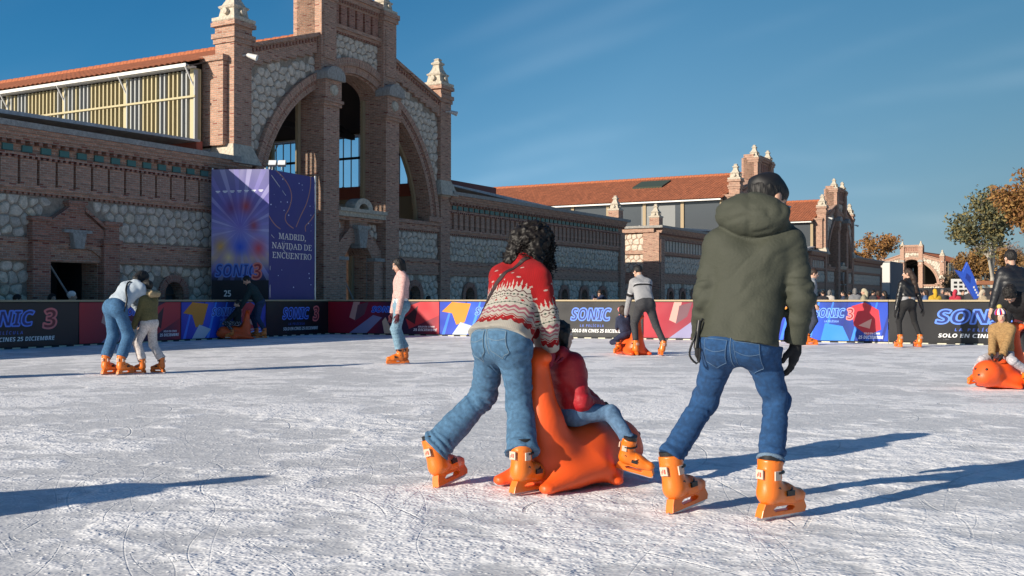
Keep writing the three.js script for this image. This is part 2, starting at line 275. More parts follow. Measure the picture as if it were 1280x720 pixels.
      mk('jamb', [bx(x - 0.82, x - 0.78, 0, 2.7, -1.6, -0.6), bx(x + 0.78, x + 0.82, 0, 2.7, -1.6, -0.6), bx(x - 0.82, x + 0.82, 2.95, 3.0, -1.6, -0.6), bx(x - 0.82, x + 0.82, 0, 3, -1.66, -1.6)], MT.dark, dr);
    }
    // lean-to roof of sheet zinc rising to the nave
    const A = [xo, 5.62], B = [sd * 6.5, 6.28];
    const rp = sd < 0 ? [A, B, [B[0], B[1] + 0.07], [A[0], A[1] + 0.24]] : [B, A, [A[0], A[1] + 0.24], [B[0], B[1] + 0.07]];
    mk('aisle_roof', prism(rp, [], -24.9, -0.7), MT.zinc, t);
    const seams = []; for (let z = -1.2; z > -24; z -= 0.9) seams.push(prism(sd < 0 ? [[A[0], A[1] + 0.23], [B[0], B[1] + 0.06], [B[0], B[1] + 0.1], [A[0], A[1] + 0.27]] : [[B[0], B[1] + 0.06], [A[0], A[1] + 0.23], [A[0], A[1] + 0.27], [B[0], B[1] + 0.1]], [], z, z + 0.04)); mk('roof_seam', seams, MT.zinc, t);
    if (w.pinnacle) { const f = mk('pinnacle', [bx(px - 0.3, px + 0.3, 5.84, 6.3, -0.55, 0.05)], MT.brick, t); const g = finialGeo(0.72); g.translate(px, 6.3, -0.25); mk('finial', g, MT.lime, f); }
  }
  // ---- gate front
  const R = 4.7, hc = 4.35, RO = 5.2, pe = 2.12;
  const quarter = sd => { const p = [[sd * pe, 4.55], [sd * pe, hc + Math.sqrt(R * R - pe * pe)]]; const a0 = Math.acos(pe / R), a1 = Math.asin(0.2 / R); for (let i = 1; i <= 16; i++) { const a = mix(a0, a1, i / 16); p.push([sd * R * Math.cos(a), hc + R * Math.sin(a)]); } return p; };
  const cen = archPts(0, 1.32, 4.75, 8.75, 14, 0.62), door = archPts(0, 0.72, 0.02, 3.0, 8, 0.45);
  const gw = [-3.65, 3.65];
  const outline = [[-5.25, 0], [5.25, 0], [5.25, 9.3], [2.12, 10.3], [2.12, 12.2], [-2.12, 12.2], [-2.12, 10.3], [-5.25, 9.3]];
  const gl = [prism(outline, [quarter(-1), quarter(1), cen, door, ...gw.map(x => archPts(x, 0.36, 0.9, 1.72))], -0.75, 0)];
  for (const sd of [-1, 1]) {
    gl.push(ring(0, hc, R, R + 0.28, sd > 0 ? Math.asin(0.2 / R) : Math.PI - Math.asin(0.2 / R), sd > 0 ? Math.acos(2.05 / R) : Math.PI - Math.acos(2.05 / R), 0, 0.1, 20));
    gl.push(ring(0, hc, R + 0.28, RO, sd > 0 ? 0.04 : Math.PI - 0.04, sd > 0 ? Math.acos(2.05 / RO) : Math.PI - Math.acos(2.05 / RO), 0, 0.17, 20));
    // sill, string courses
    const a = sd * 2.1, b = sd * 5.25; gl.push(bx(a, b, 4.42, 4.55, -0.1, 0.2), bx(a, b, 4.2, 4.42, 0, 0.12), bx(a, b, 2.52, 2.64, 0, 0.1), bx(a, b, 2.64, 2.98, 0, 0.06), bx(a, b, 2.98, 3.12, 0, 0.11), bx(sd * 4.35, sd * 5.25, 4.56, 4.75, 0, 0.26));
    // shoulder coping with stepped underside
    const st = [[5.25, 9.42], [2.12, 10.42], [2.12, 9.72]]; let x = 2.12, y = 9.72; for (let k = 0; k < 8; k++) { const nx = 2.12 + (k + 1) * 0.3913, ny = 9.72 - (k + 1) * 0.125; st.push([nx - 0.16, y], [nx - 0.16, ny]); y = ny; } st.push([5.25, y]);
    gl.push(prism(st.map(p => [sd * p[0], p[1]]), [], 0, 0.13), prism([[5.25, 9.3], [2.12, 10.3], [2.12, 10.42], [5.25, 9.42]].map(p => [sd * p[0], p[1]]), [], 0.13, 0.24));
    // pier, corbel, upper pillar
    const c = sd * 1.72; gl.push(bx(c - 0.4, c + 0.4, 0, 8.0, 0, 0.42), bx(c - 0.46, c + 0.46, 8.0, 8.12, 0, 0.48), bx(c - 0.5, c + 0.5, 8.12, 8.22, 0, 0.54), bx(c - 0.42, c + 0.42, 8.22, 8.86, 0, 0.5), bx(c - 0.39, c + 0.39, 8.86, 11.6, 0, 0.3), bx(c - 0.44, c + 0.44, 11.6, 11.75, -0.45, 0.36), bx(c - 0.48, c + 0.48, 11.75, 11.92, -0.5, 0.4), bx(c - 0.4, c + 0.4, 10.3, 11.95, -0.9, 0));
    gl.push(bx(c - 0.28, c + 0.28, 9.6, 11.3, 0.3, 0.34));
  }
  gl.push(ring(0, 6.62, 2.5 + 0.3, 2.5 + 0.55, Math.PI / 2 - 0.5, Math.PI / 2 + 0.5, 0, 0.1, 12), ring(0, 6.62, 2.5 + 0.55, 2.5 + 0.82, Math.PI / 2 - 0.47, Math.PI / 2 + 0.47, 0, 0.17, 12));
  gl.push(bx(-1.33, 1.33, 10.72, 10.82, 0, 0.12), bx(-1.33, 1.33, 10.82, 10.95, 0, 0.18), bx(-1.33, 1.33, 11.65, 11.8, 0, 0.12), bx(-1.33, 1.33, 11.8, 11.95, 0, 0.22), bx(-1.33, 1.33, 11.95, 12.15, 0, 0.3));
  const gate = mk('gate_front', gl, MT.brick, t);
  for (let k = 0; k < 6; k++) { const x = -1.11 + k * 0.444; mk('frieze_panel', bx(x - 0.16, x + 0.16, 10.95, 11.65, 0, 0.1), MT.brickRed, gate); }
  const dn = []; for (let x = -1.3; x < 1.25; x += 0.15) dn.push(bx(x, x + 0.08, 10.66, 10.72, 0, 0.1), bx(x, x + 0.08, 11.72, 11.8, 0.12, 0.2));
  for (const sd of [-1, 1]) { for (let k = 0; k < 20; k++) { const x = 2.2 + k * 0.153, y = 10.18 - (x - 2.12) * 0.32; dn.push(bx(sd * x, sd * (x + 0.07), y - 0.06, y + 0.05, 0.13, 0.19)); } for (let x = 2.2; x < 5.2; x += 0.15) dn.push(bx(sd * x, sd * (x + 0.075), 4.14, 4.2, 0, 0.1)); }
  for (let a = 0.08; a < 1.12; a += 0.032) for (const sd of [-1, 1]) { const g = bx(-0.05, 0.05, -0.04, 0.04, 0, 0.135); g.rotateZ(a); g.translate((RO - 0.14 - 0.13) * Math.cos(a), hc + (RO - 0.27) * Math.sin(a), 0.0); if (sd < 0) g.applyMatrix4(new THREE.Matrix4().makeRotationY(0)).translate(0, 0, 0); if (sd < 0) { const p = g.attributes.position; for (let i = 0; i < p.count; i++) p.setX(i, -p.getX(i)); const q = p.array; for (let i = 0; i < q.length; i += 9) for (let c = 0; c < 3; c++) { const s = q[i + 3 + c]; q[i + 3 + c] = q[i + 6 + c]; q[i + 6 + c] = s; } g.computeVertexNormals(); } dn.push(g); }
  mk('dentil_course', dn, MT.brickRed, gate);
  // mortar beds + stones
  const mb = [bx(-1.33, 1.33, 9.6, 10.7, 0, 0.012)];
  for (const sd of [-1, 1]) {
    const a = sd * 2.1, b = sd * 5.25; mb.push(bx(a, b, 3.12, 4.2, 0, 0.012));
    mb.push(prism([[a, 0.005], [b, 0.005], [b, 2.52], [a, 2.52]], [archPts(sd * 3.65, 0.4, 0.88, 1.72)], 0, 0.012));
    const sp = []; for (let i = 0; i <= 14; i++) { const an = mix(0.06, Math.acos(2.12 / (RO - 0.1)), i / 14); sp.push([sd * (RO - 0.1) * Math.cos(an), hc + (RO - 0.1) * Math.sin(an)]); } sp.push([sd * 2.12, 10.2], [sd * 5.25, 9.2], [sd * 5.25, hc + 0.3]); mb.push(prism(sp, [], 0, 0.012));
  }
  mk('mortar_bed', mb, MT.mortar, gate);
  const zs = near ? 0.3 : 0.45;
  for (const sd of [-1, 1]) {
    const X = (a, b) => [Math.min(sd * a, sd * b), Math.max(sd * a, sd * b)];
    addStones(gate, cells(...X(2.12, 5.24), 6.2, 10.1, zs, (x, y, v) => Math.hypot(x, y - hc) > RO - (v ? 0.12 : 0) && y < 10.0 - (Math.abs(x) - 2.12) * 0.32 - (v ? 0.12 : 0.4)), 0.012);
    addStones(gate, cells(...X(2.14, 5.24), 3.13, 4.13, zs), 0.012);
    addStones(gate, cells(...X(2.14, 5.24), 1.15, 2.51, zs, (x, y) => Math.hypot(x - sd * 3.65, Math.max(0, y - 1.72)) > 0.5), 0.012);
  }
  addStones(gate, cells(-1.32, 1.32, 9.7, 10.66, zs, (x, y, v) => Math.hypot(x, y - 6.62) > (v ? 3.2 : 3.3)), 0.012);
  for (const x of gw) { const wf = mk('window', [ring(x, 1.72, 0.36, 0.58, 0, Math.PI, 0, 0.075, 12), bx(x - 0.58, x - 0.36, 0.9, 1.72, 0, 0.072), bx(x + 0.36, x + 0.58, 0.9, 1.72, 0, 0.072)], MT.brickRed, gate); mk('pane', prism(archPts(x, 0.36, 0.9, 1.72), [], -0.34, -0.32), MT.dullGlass, wf); mk('frame', [bx(x - 0.02, x + 0.02, 0.9, 2.05, -0.32, -0.28), bx(x - 0.35, x + 0.35, 1.68, 1.72, -0.318, -0.282)], mat(0.1, 0.06, 0.04, 0.7), wf); }
  // stone caps and medallions of the piers
  for (const sd of [-1, 1]) {
    const c = sd * 1.72, cap = new THREE.CylinderGeometry(0.46, 0.46, 0.6, 20, 1, false, -Math.PI / 2, Math.PI); cap.rotateX(-Math.PI / 2); cap.rotateZ(0); 
    const cp = prism(archPts(c, 0.46, 8.87, 9.0, 12, 0.3), [], 0.0, 0.62, 0.015); mk('pier_cap', cp, MT.limeGrey, gate);
    const md = new THREE.CylinderGeometry(0.17, 0.19, 0.06, 20); md.rotateX(Math.PI / 2); md.translate(c, 8.53, 0.53); mk('medallion', muv(md), MT.lime, gate);
    const f = finialGeo(0.86); f.translate(c, 11.92, -0.05); mk('finial', f, MT.lime, gate);
  }
  // portal
  {
    const L = [bx(-1.3, -0.78, 0, 2.9, 0, 0.3), bx(0.78, 1.3, 0, 2.9, 0, 0.3), prism([[-1.31, 3.02], [-0.78, 3.02], [-0.4, 3.5], [0.4, 3.5], [0.78, 3.02], [1.31, 3.02], [1.31, 3.3], [0.5, 4.0], [0.5, 4.28], [-0.5, 4.28], [-0.5, 4.0], [-1.31, 3.3]], [], 0, 0.22), bx(-1.32, 1.32, 4.28, 4.4, 0, 0.3)];
    const po = mk('portal', L, MT.brick, gate);
    for (const k of [-1.04, 1.04]) mk('capital', bx(k - 0.3, k + 0.3, 2.9, 3.02, 0, 0.38), MT.limeGrey, po);
    mk('keystone', [prism([[-0.16, 3.36], [0.16, 3.36], [0.26, 4.0], [-0.26, 4.0]], [], 0, 0.42, 0.015), bx(-0.34, 0.34, 4.0, 4.12, 0, 0.46)], MT.limeGrey, po);
    mk('pediment', [bx(-1.32, 1.32, 4.4, 4.56, 0, 0.42), bx(-1.32, 1.32, 4.56, 4.68, -0.1, 0.5), prism(archPts(0, 0.5, 4.68, 4.7, 12, 0.36), [archPts(0, 0.26, 4.69, 4.7, 10, 0.18)], 0, 0.45, 0.01)], MT.lime, po);
    for (const p of [...cells(-1.28, -0.75, 3.5, 4.24, 0.28, (x, y) => y > 3.3 + (x + 1.31) * 0.86), ...cells(0.75, 1.28, 3.5, 4.24, 0.28, (x, y) => y > 3.3 + (1.31 - x) * 0.86)]) rest.push(stoneGeo(p, 0.04, 0.04));
    mk('bar', rod([-0.6, 2.9, -0.3], [0.55, 1.3, -0.3], 0.03), MT.greyPaint, po);
    mk('door_frame', [bx(0.6, 0.72, 0, 3.1, -0.7, -0.55), bx(-0.72, -0.62, 0, 3.1, -0.7, -0.55)], MT.wood, po);
  }
  // timber frames in the three openings
  { const F = []; for (const sd of [-1, 1]) { F.push(bx(sd * 2.2, sd * 2.34, 4.6, hc + Math.sqrt(R * R - 5.5) - 0.02, -0.62, -0.5)); F.push(ring(0, hc, R - 0.14, R - 0.02, sd > 0 ? 0.05 : Math.PI - 0.05, sd > 0 ? Math.acos(2.3 / R) : Math.PI - Math.acos(2.3 / R), -0.62, -0.5, 16)); F.push(bx(sd * 1.18, sd * 1.32, 4.8, 8.75, -0.62, -0.5)); } F.push(bx(-1.18, 1.18, 4.76, 4.9, -0.62, -0.5)); mk('opening_frame', F, MT.wood, gate); }
  // ---- corner towers
  for (const sd of [-1, 1]) {
    const c = sd * 5.62, L = [bx(c - 0.375, c + 0.375, 6.2, 9.3, -0.6, 0.17), bx(c - 0.42, c + 0.42, 9.3, 9.45, -0.65, 0.22), bx(c - 0.46, c + 0.46, 9.45, 9.6, -0.69, 0.26), bx(c - 0.38, c + 0.38, 9.6, 9.82, -0.61, 0.18), bx(c - 0.47, c + 0.47, 9.82, 9.95, -0.7, 0.27), bx(c - 0.34, c + 0.34, 0, 5.7, -0.6, 0.15)];
    L.push(bx(c + sd * 0.376, c + sd * 0.56, 6.2, 8.75, -0.95, -0.1), bx(c + sd * 0.376, c + sd * 0.62, 8.75, 8.92, -1.0, -0.05), bx(c - 0.3, c + sd * 0.52, 6.2, 8.6, -0.98, -0.6));
    const tw = mk('tower', L, MT.brick, t);
    const fr = new THREE.CylinderGeometry(0.56, 0.86, 0.6, 4, 1); fr.rotateY(Math.PI / 4); fr.scale(1, 1, 1.05); fr.translate(c, 5.95, -0.25); const fg = flat(fr); fg.computeVertexNormals();
    mk('tower_base', [muv(fg), bx(c - 0.36, c + 0.36, 5.6, 6.1, -0.1, 0.22)], MT.lime, tw);
    const f = finialGeo(1.0); f.translate(c, 9.95, -0.21); mk('finial', f, MT.lime, tw);
    mk('spotlight', [rod([c, 8.95, 0.17], [c, 8.95, 0.42], 0.03), rod([c, 8.95, 0.35], [c + 0.12, 8.85, 0.62], 0.06, 0.1)], MT.white, tw);
  }
  // ---- nave behind: clerestory, tiled roof, back wall
  const ZB = -25;
  for (const sd of [-1, 1]) {
    const x = sd * 6.45;
    const cl = mk('clerestory', [bx(x - 0.12, x + 0.12, 5.8, 6.32, ZB, -0.78)], o.fins ? MT.redband : MT.zinc, t);
    mk('lower_wall', bx(x - 0.1, x + 0.1, 4.3, 5.8, ZB, -0.78), MT.beige, cl);
    mk('gutter', [bx(x - 0.02, x + sd * 0.42, 8.52, 8.58, ZB, -0.9), bx(x + sd * 0.42, x + sd * 0.45, 8.5, 8.6, ZB, -0.9)], MT.white, t);
    for (let z = -0.95; z > ZB; z -= 2.9) { mk('post', bx(x - 0.11, x + 0.11, 6.32, 8.5, z - 0.12, z + 0.12), o.fins ? MT.cream : MT.wood, cl); if (o.fins) mk('eave_bracket', rod([x + sd * 0.1, 8.0, z + 0.01], [x + sd * 0.42, 8.5, z + 0.01], 0.025), MT.white, cl); }
    if (o.fins) { const pg = new THREE.PlaneGeometry(-0.78 - ZB, 2.15); pg.rotateY(Math.PI / 2); pg.translate(x, 7.415, (ZB - 0.78) / 2); mk('pane', muv(pg), sd > 0 ? MT.sheet : MT.glass, cl); } else mk('pane', bx(x - 0.012, x + 0.012, 6.34, 8.49, ZB, -0.78), MT.dullGlass, cl);
    if (o.fins && sd > 0) { for (let z = -1.0; z > ZB; z -= 0.42) mk('mullion', bx(x + 0.02, x + 0.06, 6.32, 8.5, z - 0.018, z + 0.018), MT.pale, cl); mk('rail', bx(x - 0.08, x - 0.02, 7.5, 7.6, ZB, -0.78), MT.dark, cl); }
    if (o.fins && sd < 0) {
      mk('rail', bx(x + sd * 0.16, x + sd * 0.2, 7.62, 7.68, ZB, -0.78), MT.cream, cl); mk('sill', bx(x + sd * 0.02, x + sd * 0.28, 6.32, 6.36, ZB, -0.78), MT.pale, cl);
      const fg = bx(-0.06, 0.06, 6.36, 8.45, -0.026, 0.026); let z = -0.84, k = 0;
      while (z > ZB + 0.3) { const warm = (Math.floor(k / 8) % 2 === 0) !== (sd < 0 && k < 12 && k > 5); mk('louver', fg, warm && k > 3 ? MT.cream : (k % 8 === 3 ? MT.cream : MT.pale), cl).position.set(x + sd * 0.1, 0, z); z -= 0.185; k++; if (Math.abs((z + 0.95) % 2.9) < 0.15) z -= 0.15; }
    } else if (!o.fins) { for (const [za, zb] of [[-7, -4.4], [-19.5, -16.2]]) mk('blind', bx(x + sd * 0.02, x + sd * 0.03, 6.4, 8.3, za, zb), MT.blind, cl); }
    // corrugated pantile slope
    const nz = Math.round(24.4 / 0.06), nx = 2, pos = [], uv = [], x0 = sd * 6.92, y0 = 8.62, x1 = 0, y1 = 11.0, P = (i, j) => { const z = -0.8 - i * 0.06, tt = j / nx, w = 0.05 * Math.abs(Math.sin(i * Math.PI / 4)) ; return [mix(x0, x1, tt), mix(y0, y1, tt) + w, z]; };
    for (let i = 0; i < nz; i++) for (let j = 0; j < nx; j++) { const a = P(i, j), b = P(i + 1, j), c = P(i + 1, j + 1), d = P(i, j + 1), f = [a, c, b, a, d, c]; for (const q of sd > 0 ? f : f.slice().reverse()) { pos.push(...q); uv.push(q[2], q[0] * sd); } }
    const g = new THREE.BufferGeometry(); g.setAttribute('position', new THREE.Float32BufferAttribute(pos, 3)); g.setAttribute('uv', new THREE.Float32BufferAttribute(uv, 2)); g.computeVertexNormals();
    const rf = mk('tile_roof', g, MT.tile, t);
    if (sd < 0) { const rg = []; for (let z = -0.85; z > ZB; z -= 0.4) { const c = new THREE.CylinderGeometry(0.13, 0.16, 0.42, 8, 1, true); c.rotateX(Math.PI / 2); c.translate(0, 11.02, z - 0.2); rg.push(flat(c)); } mk('ridge_tiles', rg, MT.tile, rf); }
    if (sd < 0 && o.skylight) { const s = bx(-1, 1, 0, 0.2, -1.2, 1.2); s.rotateZ(Math.atan2(2.38, 6.92)); s.translate(-2.0, 10.25, -8.0); mk('skylight', s, mat(0.05, 0.07, 0.05, 0.6), rf); }
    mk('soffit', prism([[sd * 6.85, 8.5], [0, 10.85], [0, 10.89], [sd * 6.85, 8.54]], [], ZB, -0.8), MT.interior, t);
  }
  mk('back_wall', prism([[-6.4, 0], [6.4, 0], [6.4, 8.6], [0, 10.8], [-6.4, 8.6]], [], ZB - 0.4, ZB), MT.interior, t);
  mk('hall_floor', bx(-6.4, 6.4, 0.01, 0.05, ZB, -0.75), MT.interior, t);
  mk('truss', [0, 1, 2, 3].map(k => prism([[-6.3, 8.3], [6.3, 8.3], [6.3, 8.5], [0, 10.4], [-6.3, 8.5]], [[[-5.6, 8.5], [-0.15, 10.1], [-0.15, 8.5]], [[0.15, 8.5], [0.15, 10.1], [5.6, 8.5]]], -5 - k * 5.8, -4.85 - k * 5.8)), MT.dark, t);
  if (o.rooftop) for (const b of o.rooftop) { const r = mk('rooftop_housing', bx(b[0], b[1], 5.6, b[4], b[2], b[3]), MT.beige, t); mk('rooftop_trim', bx(b[0] - 0.05, b[1] + 0.05, b[4], b[4] + 0.3, b[2] - 0.05, b[3] + 0.05), MT.maroon, r); }
  if (rest.length) { const m = mk('rubble_stones', rest, MT.stones[0], t); m.userData.kind = 'stuff'; }
  return t;
}
const U = [0.4933, -0.8698], FA = [-13.41, -25.82], TH = Math.atan2(0.8698, 0.4933), GY = -0.53;
const onFacade = s => [FA[0] + U[0] * s * 1.05, GY, FA[1] + U[1] * s * 1.05];
hall({ near: true, fins: true, pos: onFacade(14.69), turn: TH, left: { len: 42, wins: [-8.2], doors: [-11.55] }, right: { len: 23.2, wins: [7.6, 16.2, 18.4, 20.6], doors: [11.6], pitch: 0.42, panel: 0.25, pinnacle: true }, rooftop: [[10.2, 14.8, -4.2, -3, 6.65]], label: 'large brick and rubble market hall with triple arched gate behind the posters' });
hall({ pos: onFacade(63.8), turn: TH, skylight: true, left: { len: 20.75, side: true, pinnacle: true, wins: [-18.9, -16.9, -14.9, -12.9], pitch: 0.5, panel: 0.28 }, right: { len: 9.6, wins: [8] }, label: 'second brick market hall with sunlit side wall and skylight in its tile roof' });
hall({ pos: onFacade(89.0), turn: TH, left: { len: 11.5, wins: [-8, -10], pitch: 0.6, panel: 0.32 }, right: { len: 20.4, wins: [7.4, 8.6, 9.8, 14, 15.2, 16.4, 17.6, 18.8], pitch: 0.6, panel: 0.32 }, label: 'third brick market hall, its narrow gate towers seen right of the green jacket' });
hall({ pos: [74.6, GY, -200], turn: -0.62, scale: 0.92, left: null, right: null, label: 'distant sunlit brick hall with white pinnacles behind the bare trees' });

// ---------------------------------------------------------------- ground and ice
{
  const a = pnoise(16, 81), b = pnoise(128, 82);
  const pave = dtex(512, 512, (i, j) => { const e = Math.min(i % 64, j % 64) < 2 ? 0.6 : 1, k = e * (0.75 + 0.3 * a(i / 512, j / 512) + 0.2 * b(i / 512, j / 512)); return [S(0.56 * k), S(0.51 * k), S(0.45 * k)]; }, true, [0.2, 0.2]);
  const g = new THREE.PlaneGeometry(1600, 1600); g.rotateX(-Math.PI / 2); g.translate(0, GY, 0);
  structure('ground', muv(g), new THREE.MeshStandardMaterial({ map: pave, roughness: 0.9 }));
}
// rink corners, metres: barrier runs from BL past the corner BC to BR
const BC = [-5.92, -34.5], dL = [-0.4552, 0.8904], dR = [0.9046, 0.4266];
const BLp = [BC[0] + dL[0] * 40, BC[1] + dL[1] * 40], BRp = [BC[0] + dR[0] * 34, BC[1] + dR[1] * 34];
let iceMat;
{
  // one field of height: packed snow shavings, bare grey ice between, grooves cut by blades
  const N = 2048, hgt = new Float32Array(N * N), n4 = pnoise(6, 90), n16 = pnoise(20, 91), n64 = pnoise(72, 92), n256 = pnoise(256, 93), n512 = pnoise(640, 94), nst = pnoise(48, 95);
  for (let j = 0; j < N; j++) for (let i = 0; i < N; i++) {
    const u = i / N, v = j / N, w = n16(u, v) * 0.05;
    const st = nst((u + w) * 0.5 + v * 0.5, v * 2 - u + w);              // drift direction
    const patch = n4(u, v) * 0.3 + n16(u + w, v) * 0.4 + n64(v, u) * 0.2 + st * 0.12;
    const g = n64(u + w, v + w) * 0.42 + n256(u, v) * 0.4 + n512(u, v) * 0.34;
    hgt[j * N + i] = clamp(smooth(0.36, 0.72, patch) * 0.42 + (g - 0.38) * (0.4 + 0.6 * smooth(0.38, 0.62, patch)) * 0.9 + 0.18);
  }
  const ice = new Float32Array(N * N); // 1 where a blade laid the ice bare
  const groove = (x, y, ang, curv, len, wd, dep, berm) => {
    for (let s = 0; s < len; s++) {
      x += Math.cos(ang); y += Math.sin(ang); ang += curv; const f = Math.min(1, s / 30, (len - s) / 30);
      for (let k = -wd - 2; k <= wd + 2; k++) { const X = Math.round(x - Math.sin(ang) * k), Y = Math.round(y + Math.cos(ang) * k), o = ((Y % N + N) % N) * N + ((X % N + N) % N); if (Math.abs(k) <= wd) { hgt[o] = mix(hgt[o], Math.max(0, hgt[o] - dep), f); ice[o] = Math.max(ice[o], f * dep * 1.6); } else hgt[o] = Math.min(1, hgt[o] + berm * f * (0.3 + rnd())); }
    }
  };
  for (let k = 0; k < 760; k++) groove(rr(0, N), rr(0, N), rr(0, 6.28), rr(-0.0025, 0.0025), rr(120, 900), 0, rr(0.04, 0.16), rr(0, 0.02));
  for (let k = 0; k < 110; k++) groove(rr(0, N), rr(0, N), rr(0, 6.28), rr(-0.003, 0.003), rr(90, 480), 1, rr(0.08, 0.26), rr(0.01, 0.06));
  for (let k = 0; k < 46; k++) groove(rr(0, N), rr(0, N), rr(0, 6.28), rr(-0.012, 0.012), rr(30, 150), rr(0, 1) < 0.4 ? 3 : 2, rr(0.15, 0.4), rr(0.03, 0.1));
  for (let k = 0; k < 16000; k++) { const x = rr(0, N), y = rr(0, N), r = rr(0.7, 2.6), hh = rr(0.1, 0.4); for (let b = -3; b <= 3; b++) for (let a = -3; a <= 3; a++) { const d = Math.hypot(a, b); if (d < r + 0.5) { const o = ((y + b + N | 0) % N) * N + ((x + a + N | 0) % N); hgt[o] = Math.min(1, hgt[o] + hh * clamp(r + 0.5 - d)); } } }
  const col = dtex(N, N, (i, j) => { const h = hgt[j * N + i], b = ice[j * N + i], k = smooth(0.1, 0.6, h) * (1 - 0.75 * clamp(b * 1.3)); return [S(mix(0.56, 0.88, k)), S(mix(0.57, 0.88, k)), S(mix(0.585, 0.885, k))]; }, true);
  const bmp = dtex(N, N, (i, j) => { const v = 255 * hgt[j * N + i]; return [v, v, v]; });
  col.anisotropy = bmp.anisotropy = 8;
  const R = 1 / 7.3; col.repeat.set(R, R); bmp.repeat.set(R, R);
  iceMat = new THREE.MeshStandardMaterial({ map: col, bumpMap: bmp, bumpScale: 0.013, roughness: 0.62 });
  const pts = [BLp, BC, BRp, [BRp[0] + 6, 22], [-38, 22]].map(p => [p[0], -p[1]]);
  const sh = new THREE.ShapeGeometry(new THREE.Shape(pts.map(p => new THREE.Vector2(...p)))); sh.rotateX(-Math.PI / 2);
  // lower sheet under the finely heaped foreground
  structure('ice_rink', muv(sh), iceMat);
  const gx0 = -5.2, gx1 = 5.6, gz0 = -11.5, gz1 = -2.6, st = 0.024, nx = Math.round((gx1 - gx0) / st), nz = Math.round((gz1 - gz0) / st), pos = new Float32Array((nx + 1) * (nz + 1) * 3), uv = new Float32Array((nx + 1) * (nz + 1) * 2), idx = [];
  for (let j = 0; j <= nz; j++) for (let i = 0; i <= nx; i++) {
    const x = gx0 + i * st, z = gz0 + j * st, o = j * (nx + 1) + i, tx = ((x * R % 1) + 1) % 1 * N | 0, ty = ((z * R % 1) + 1) % 1 * N | 0;
    const ed = Math.min(1, (x - gx0) / 0.6, (gx1 - x) / 0.6, (z - gz0) / 1.2, (gz1 - z) / 0.6);
    let s = 0; for (const [a, b] of [[0, 0], [3, 0], [0, 3], [-3, 0], [0, -3]]) s += hgt[((ty + b + N) % N) * N + ((tx + a + N) % N)];
    pos[o * 3] = x; pos[o * 3 + 1] = 0.0015 + ed * (0.001 + 0.011 * (s / 5 - 0.12)); pos[o * 3 + 2] = z; uv[o * 2] = x; uv[o * 2 + 1] = z;
    if (i < nx && j < nz) { idx.push(o, o + nx + 1, o + 1, o + 1, o + nx + 1, o + nx + 2); }
  }
  const g = new THREE.BufferGeometry(); g.setAttribute('position', new THREE.BufferAttribute(pos, 3)); g.setAttribute('uv', new THREE.BufferAttribute(uv, 2)); g.setIndex(idx); g.computeVertexNormals();
  const m = mk('ice_snow', g, iceMat, scene); m.userData.kind = 'structure';
}
{ // platform the rink stands on
  const pts = [[BLp[0] - 0.9, BLp[1]], [BC[0] - 0.5, BC[1] - 0.6], [BRp[0], BRp[1] - 0.7], [BRp[0] + 7, 23], [-39, 23]].map(p => new THREE.Vector2(p[0], -p[1]));
  const g = new THREE.ExtrudeGeometry(new THREE.Shape(pts), { depth: -GY - 0.01, bevelEnabled: false }); g.rotateX(-Math.PI / 2); g.translate(0, GY, 0);
  structure('rink_platform', muv(g), mat(0.12, 0.12, 0.125, 0.8));
}

// ---------------------------------------------------------------- printed banners on the rink barrier
const neon = (c, txt, x, y, size, core, glow, sl = 0.16) => { c.save(); c.translate(x, y); c.transform(1, 0, -sl, 1, 0, 0); c.font = `bold ${size}px sans-serif`; c.textAlign = 'center'; c.textBaseline = 'middle'; c.lineJoin = 'round'; c.strokeStyle = glow; c.lineWidth = size * 0.13; c.strokeText(txt, 0, 0); c.fillStyle = core; c.fillText(txt, 0, 0); c.strokeStyle = glow; c.lineWidth = size * 0.03; c.strokeText(txt, 0, 0); c.restore(); };
const plainText = (c, txt, x, y, size, colr, sl = 0.15, fam = 'sans-serif', w = 'bold') => { c.save(); c.translate(x, y); c.transform(1, 0, -sl, 1, 0, 0); c.font = `${w} ${size}px ${fam}`; c.textAlign = 'center'; c.textBaseline = 'middle'; c.fillStyle = colr; c.fillText(txt, 0, 0); c.restore(); };
const wash = (c, w, h, stops, x0, y0, x1, y1) => { const g = c.createLinearGradient(x0, y0, x1, y1); stops.forEach(([o, k]) => g.addColorStop(o, k)); c.fillStyle = g; c.fillRect(0, 0, w, h); };
const bolt = (c, pts, colr) => { c.fillStyle = colr; c.beginPath(); pts.forEach((p, i) => i ? c.lineTo(...p) : c.moveTo(...p)); c.closePath(); c.fill(); };
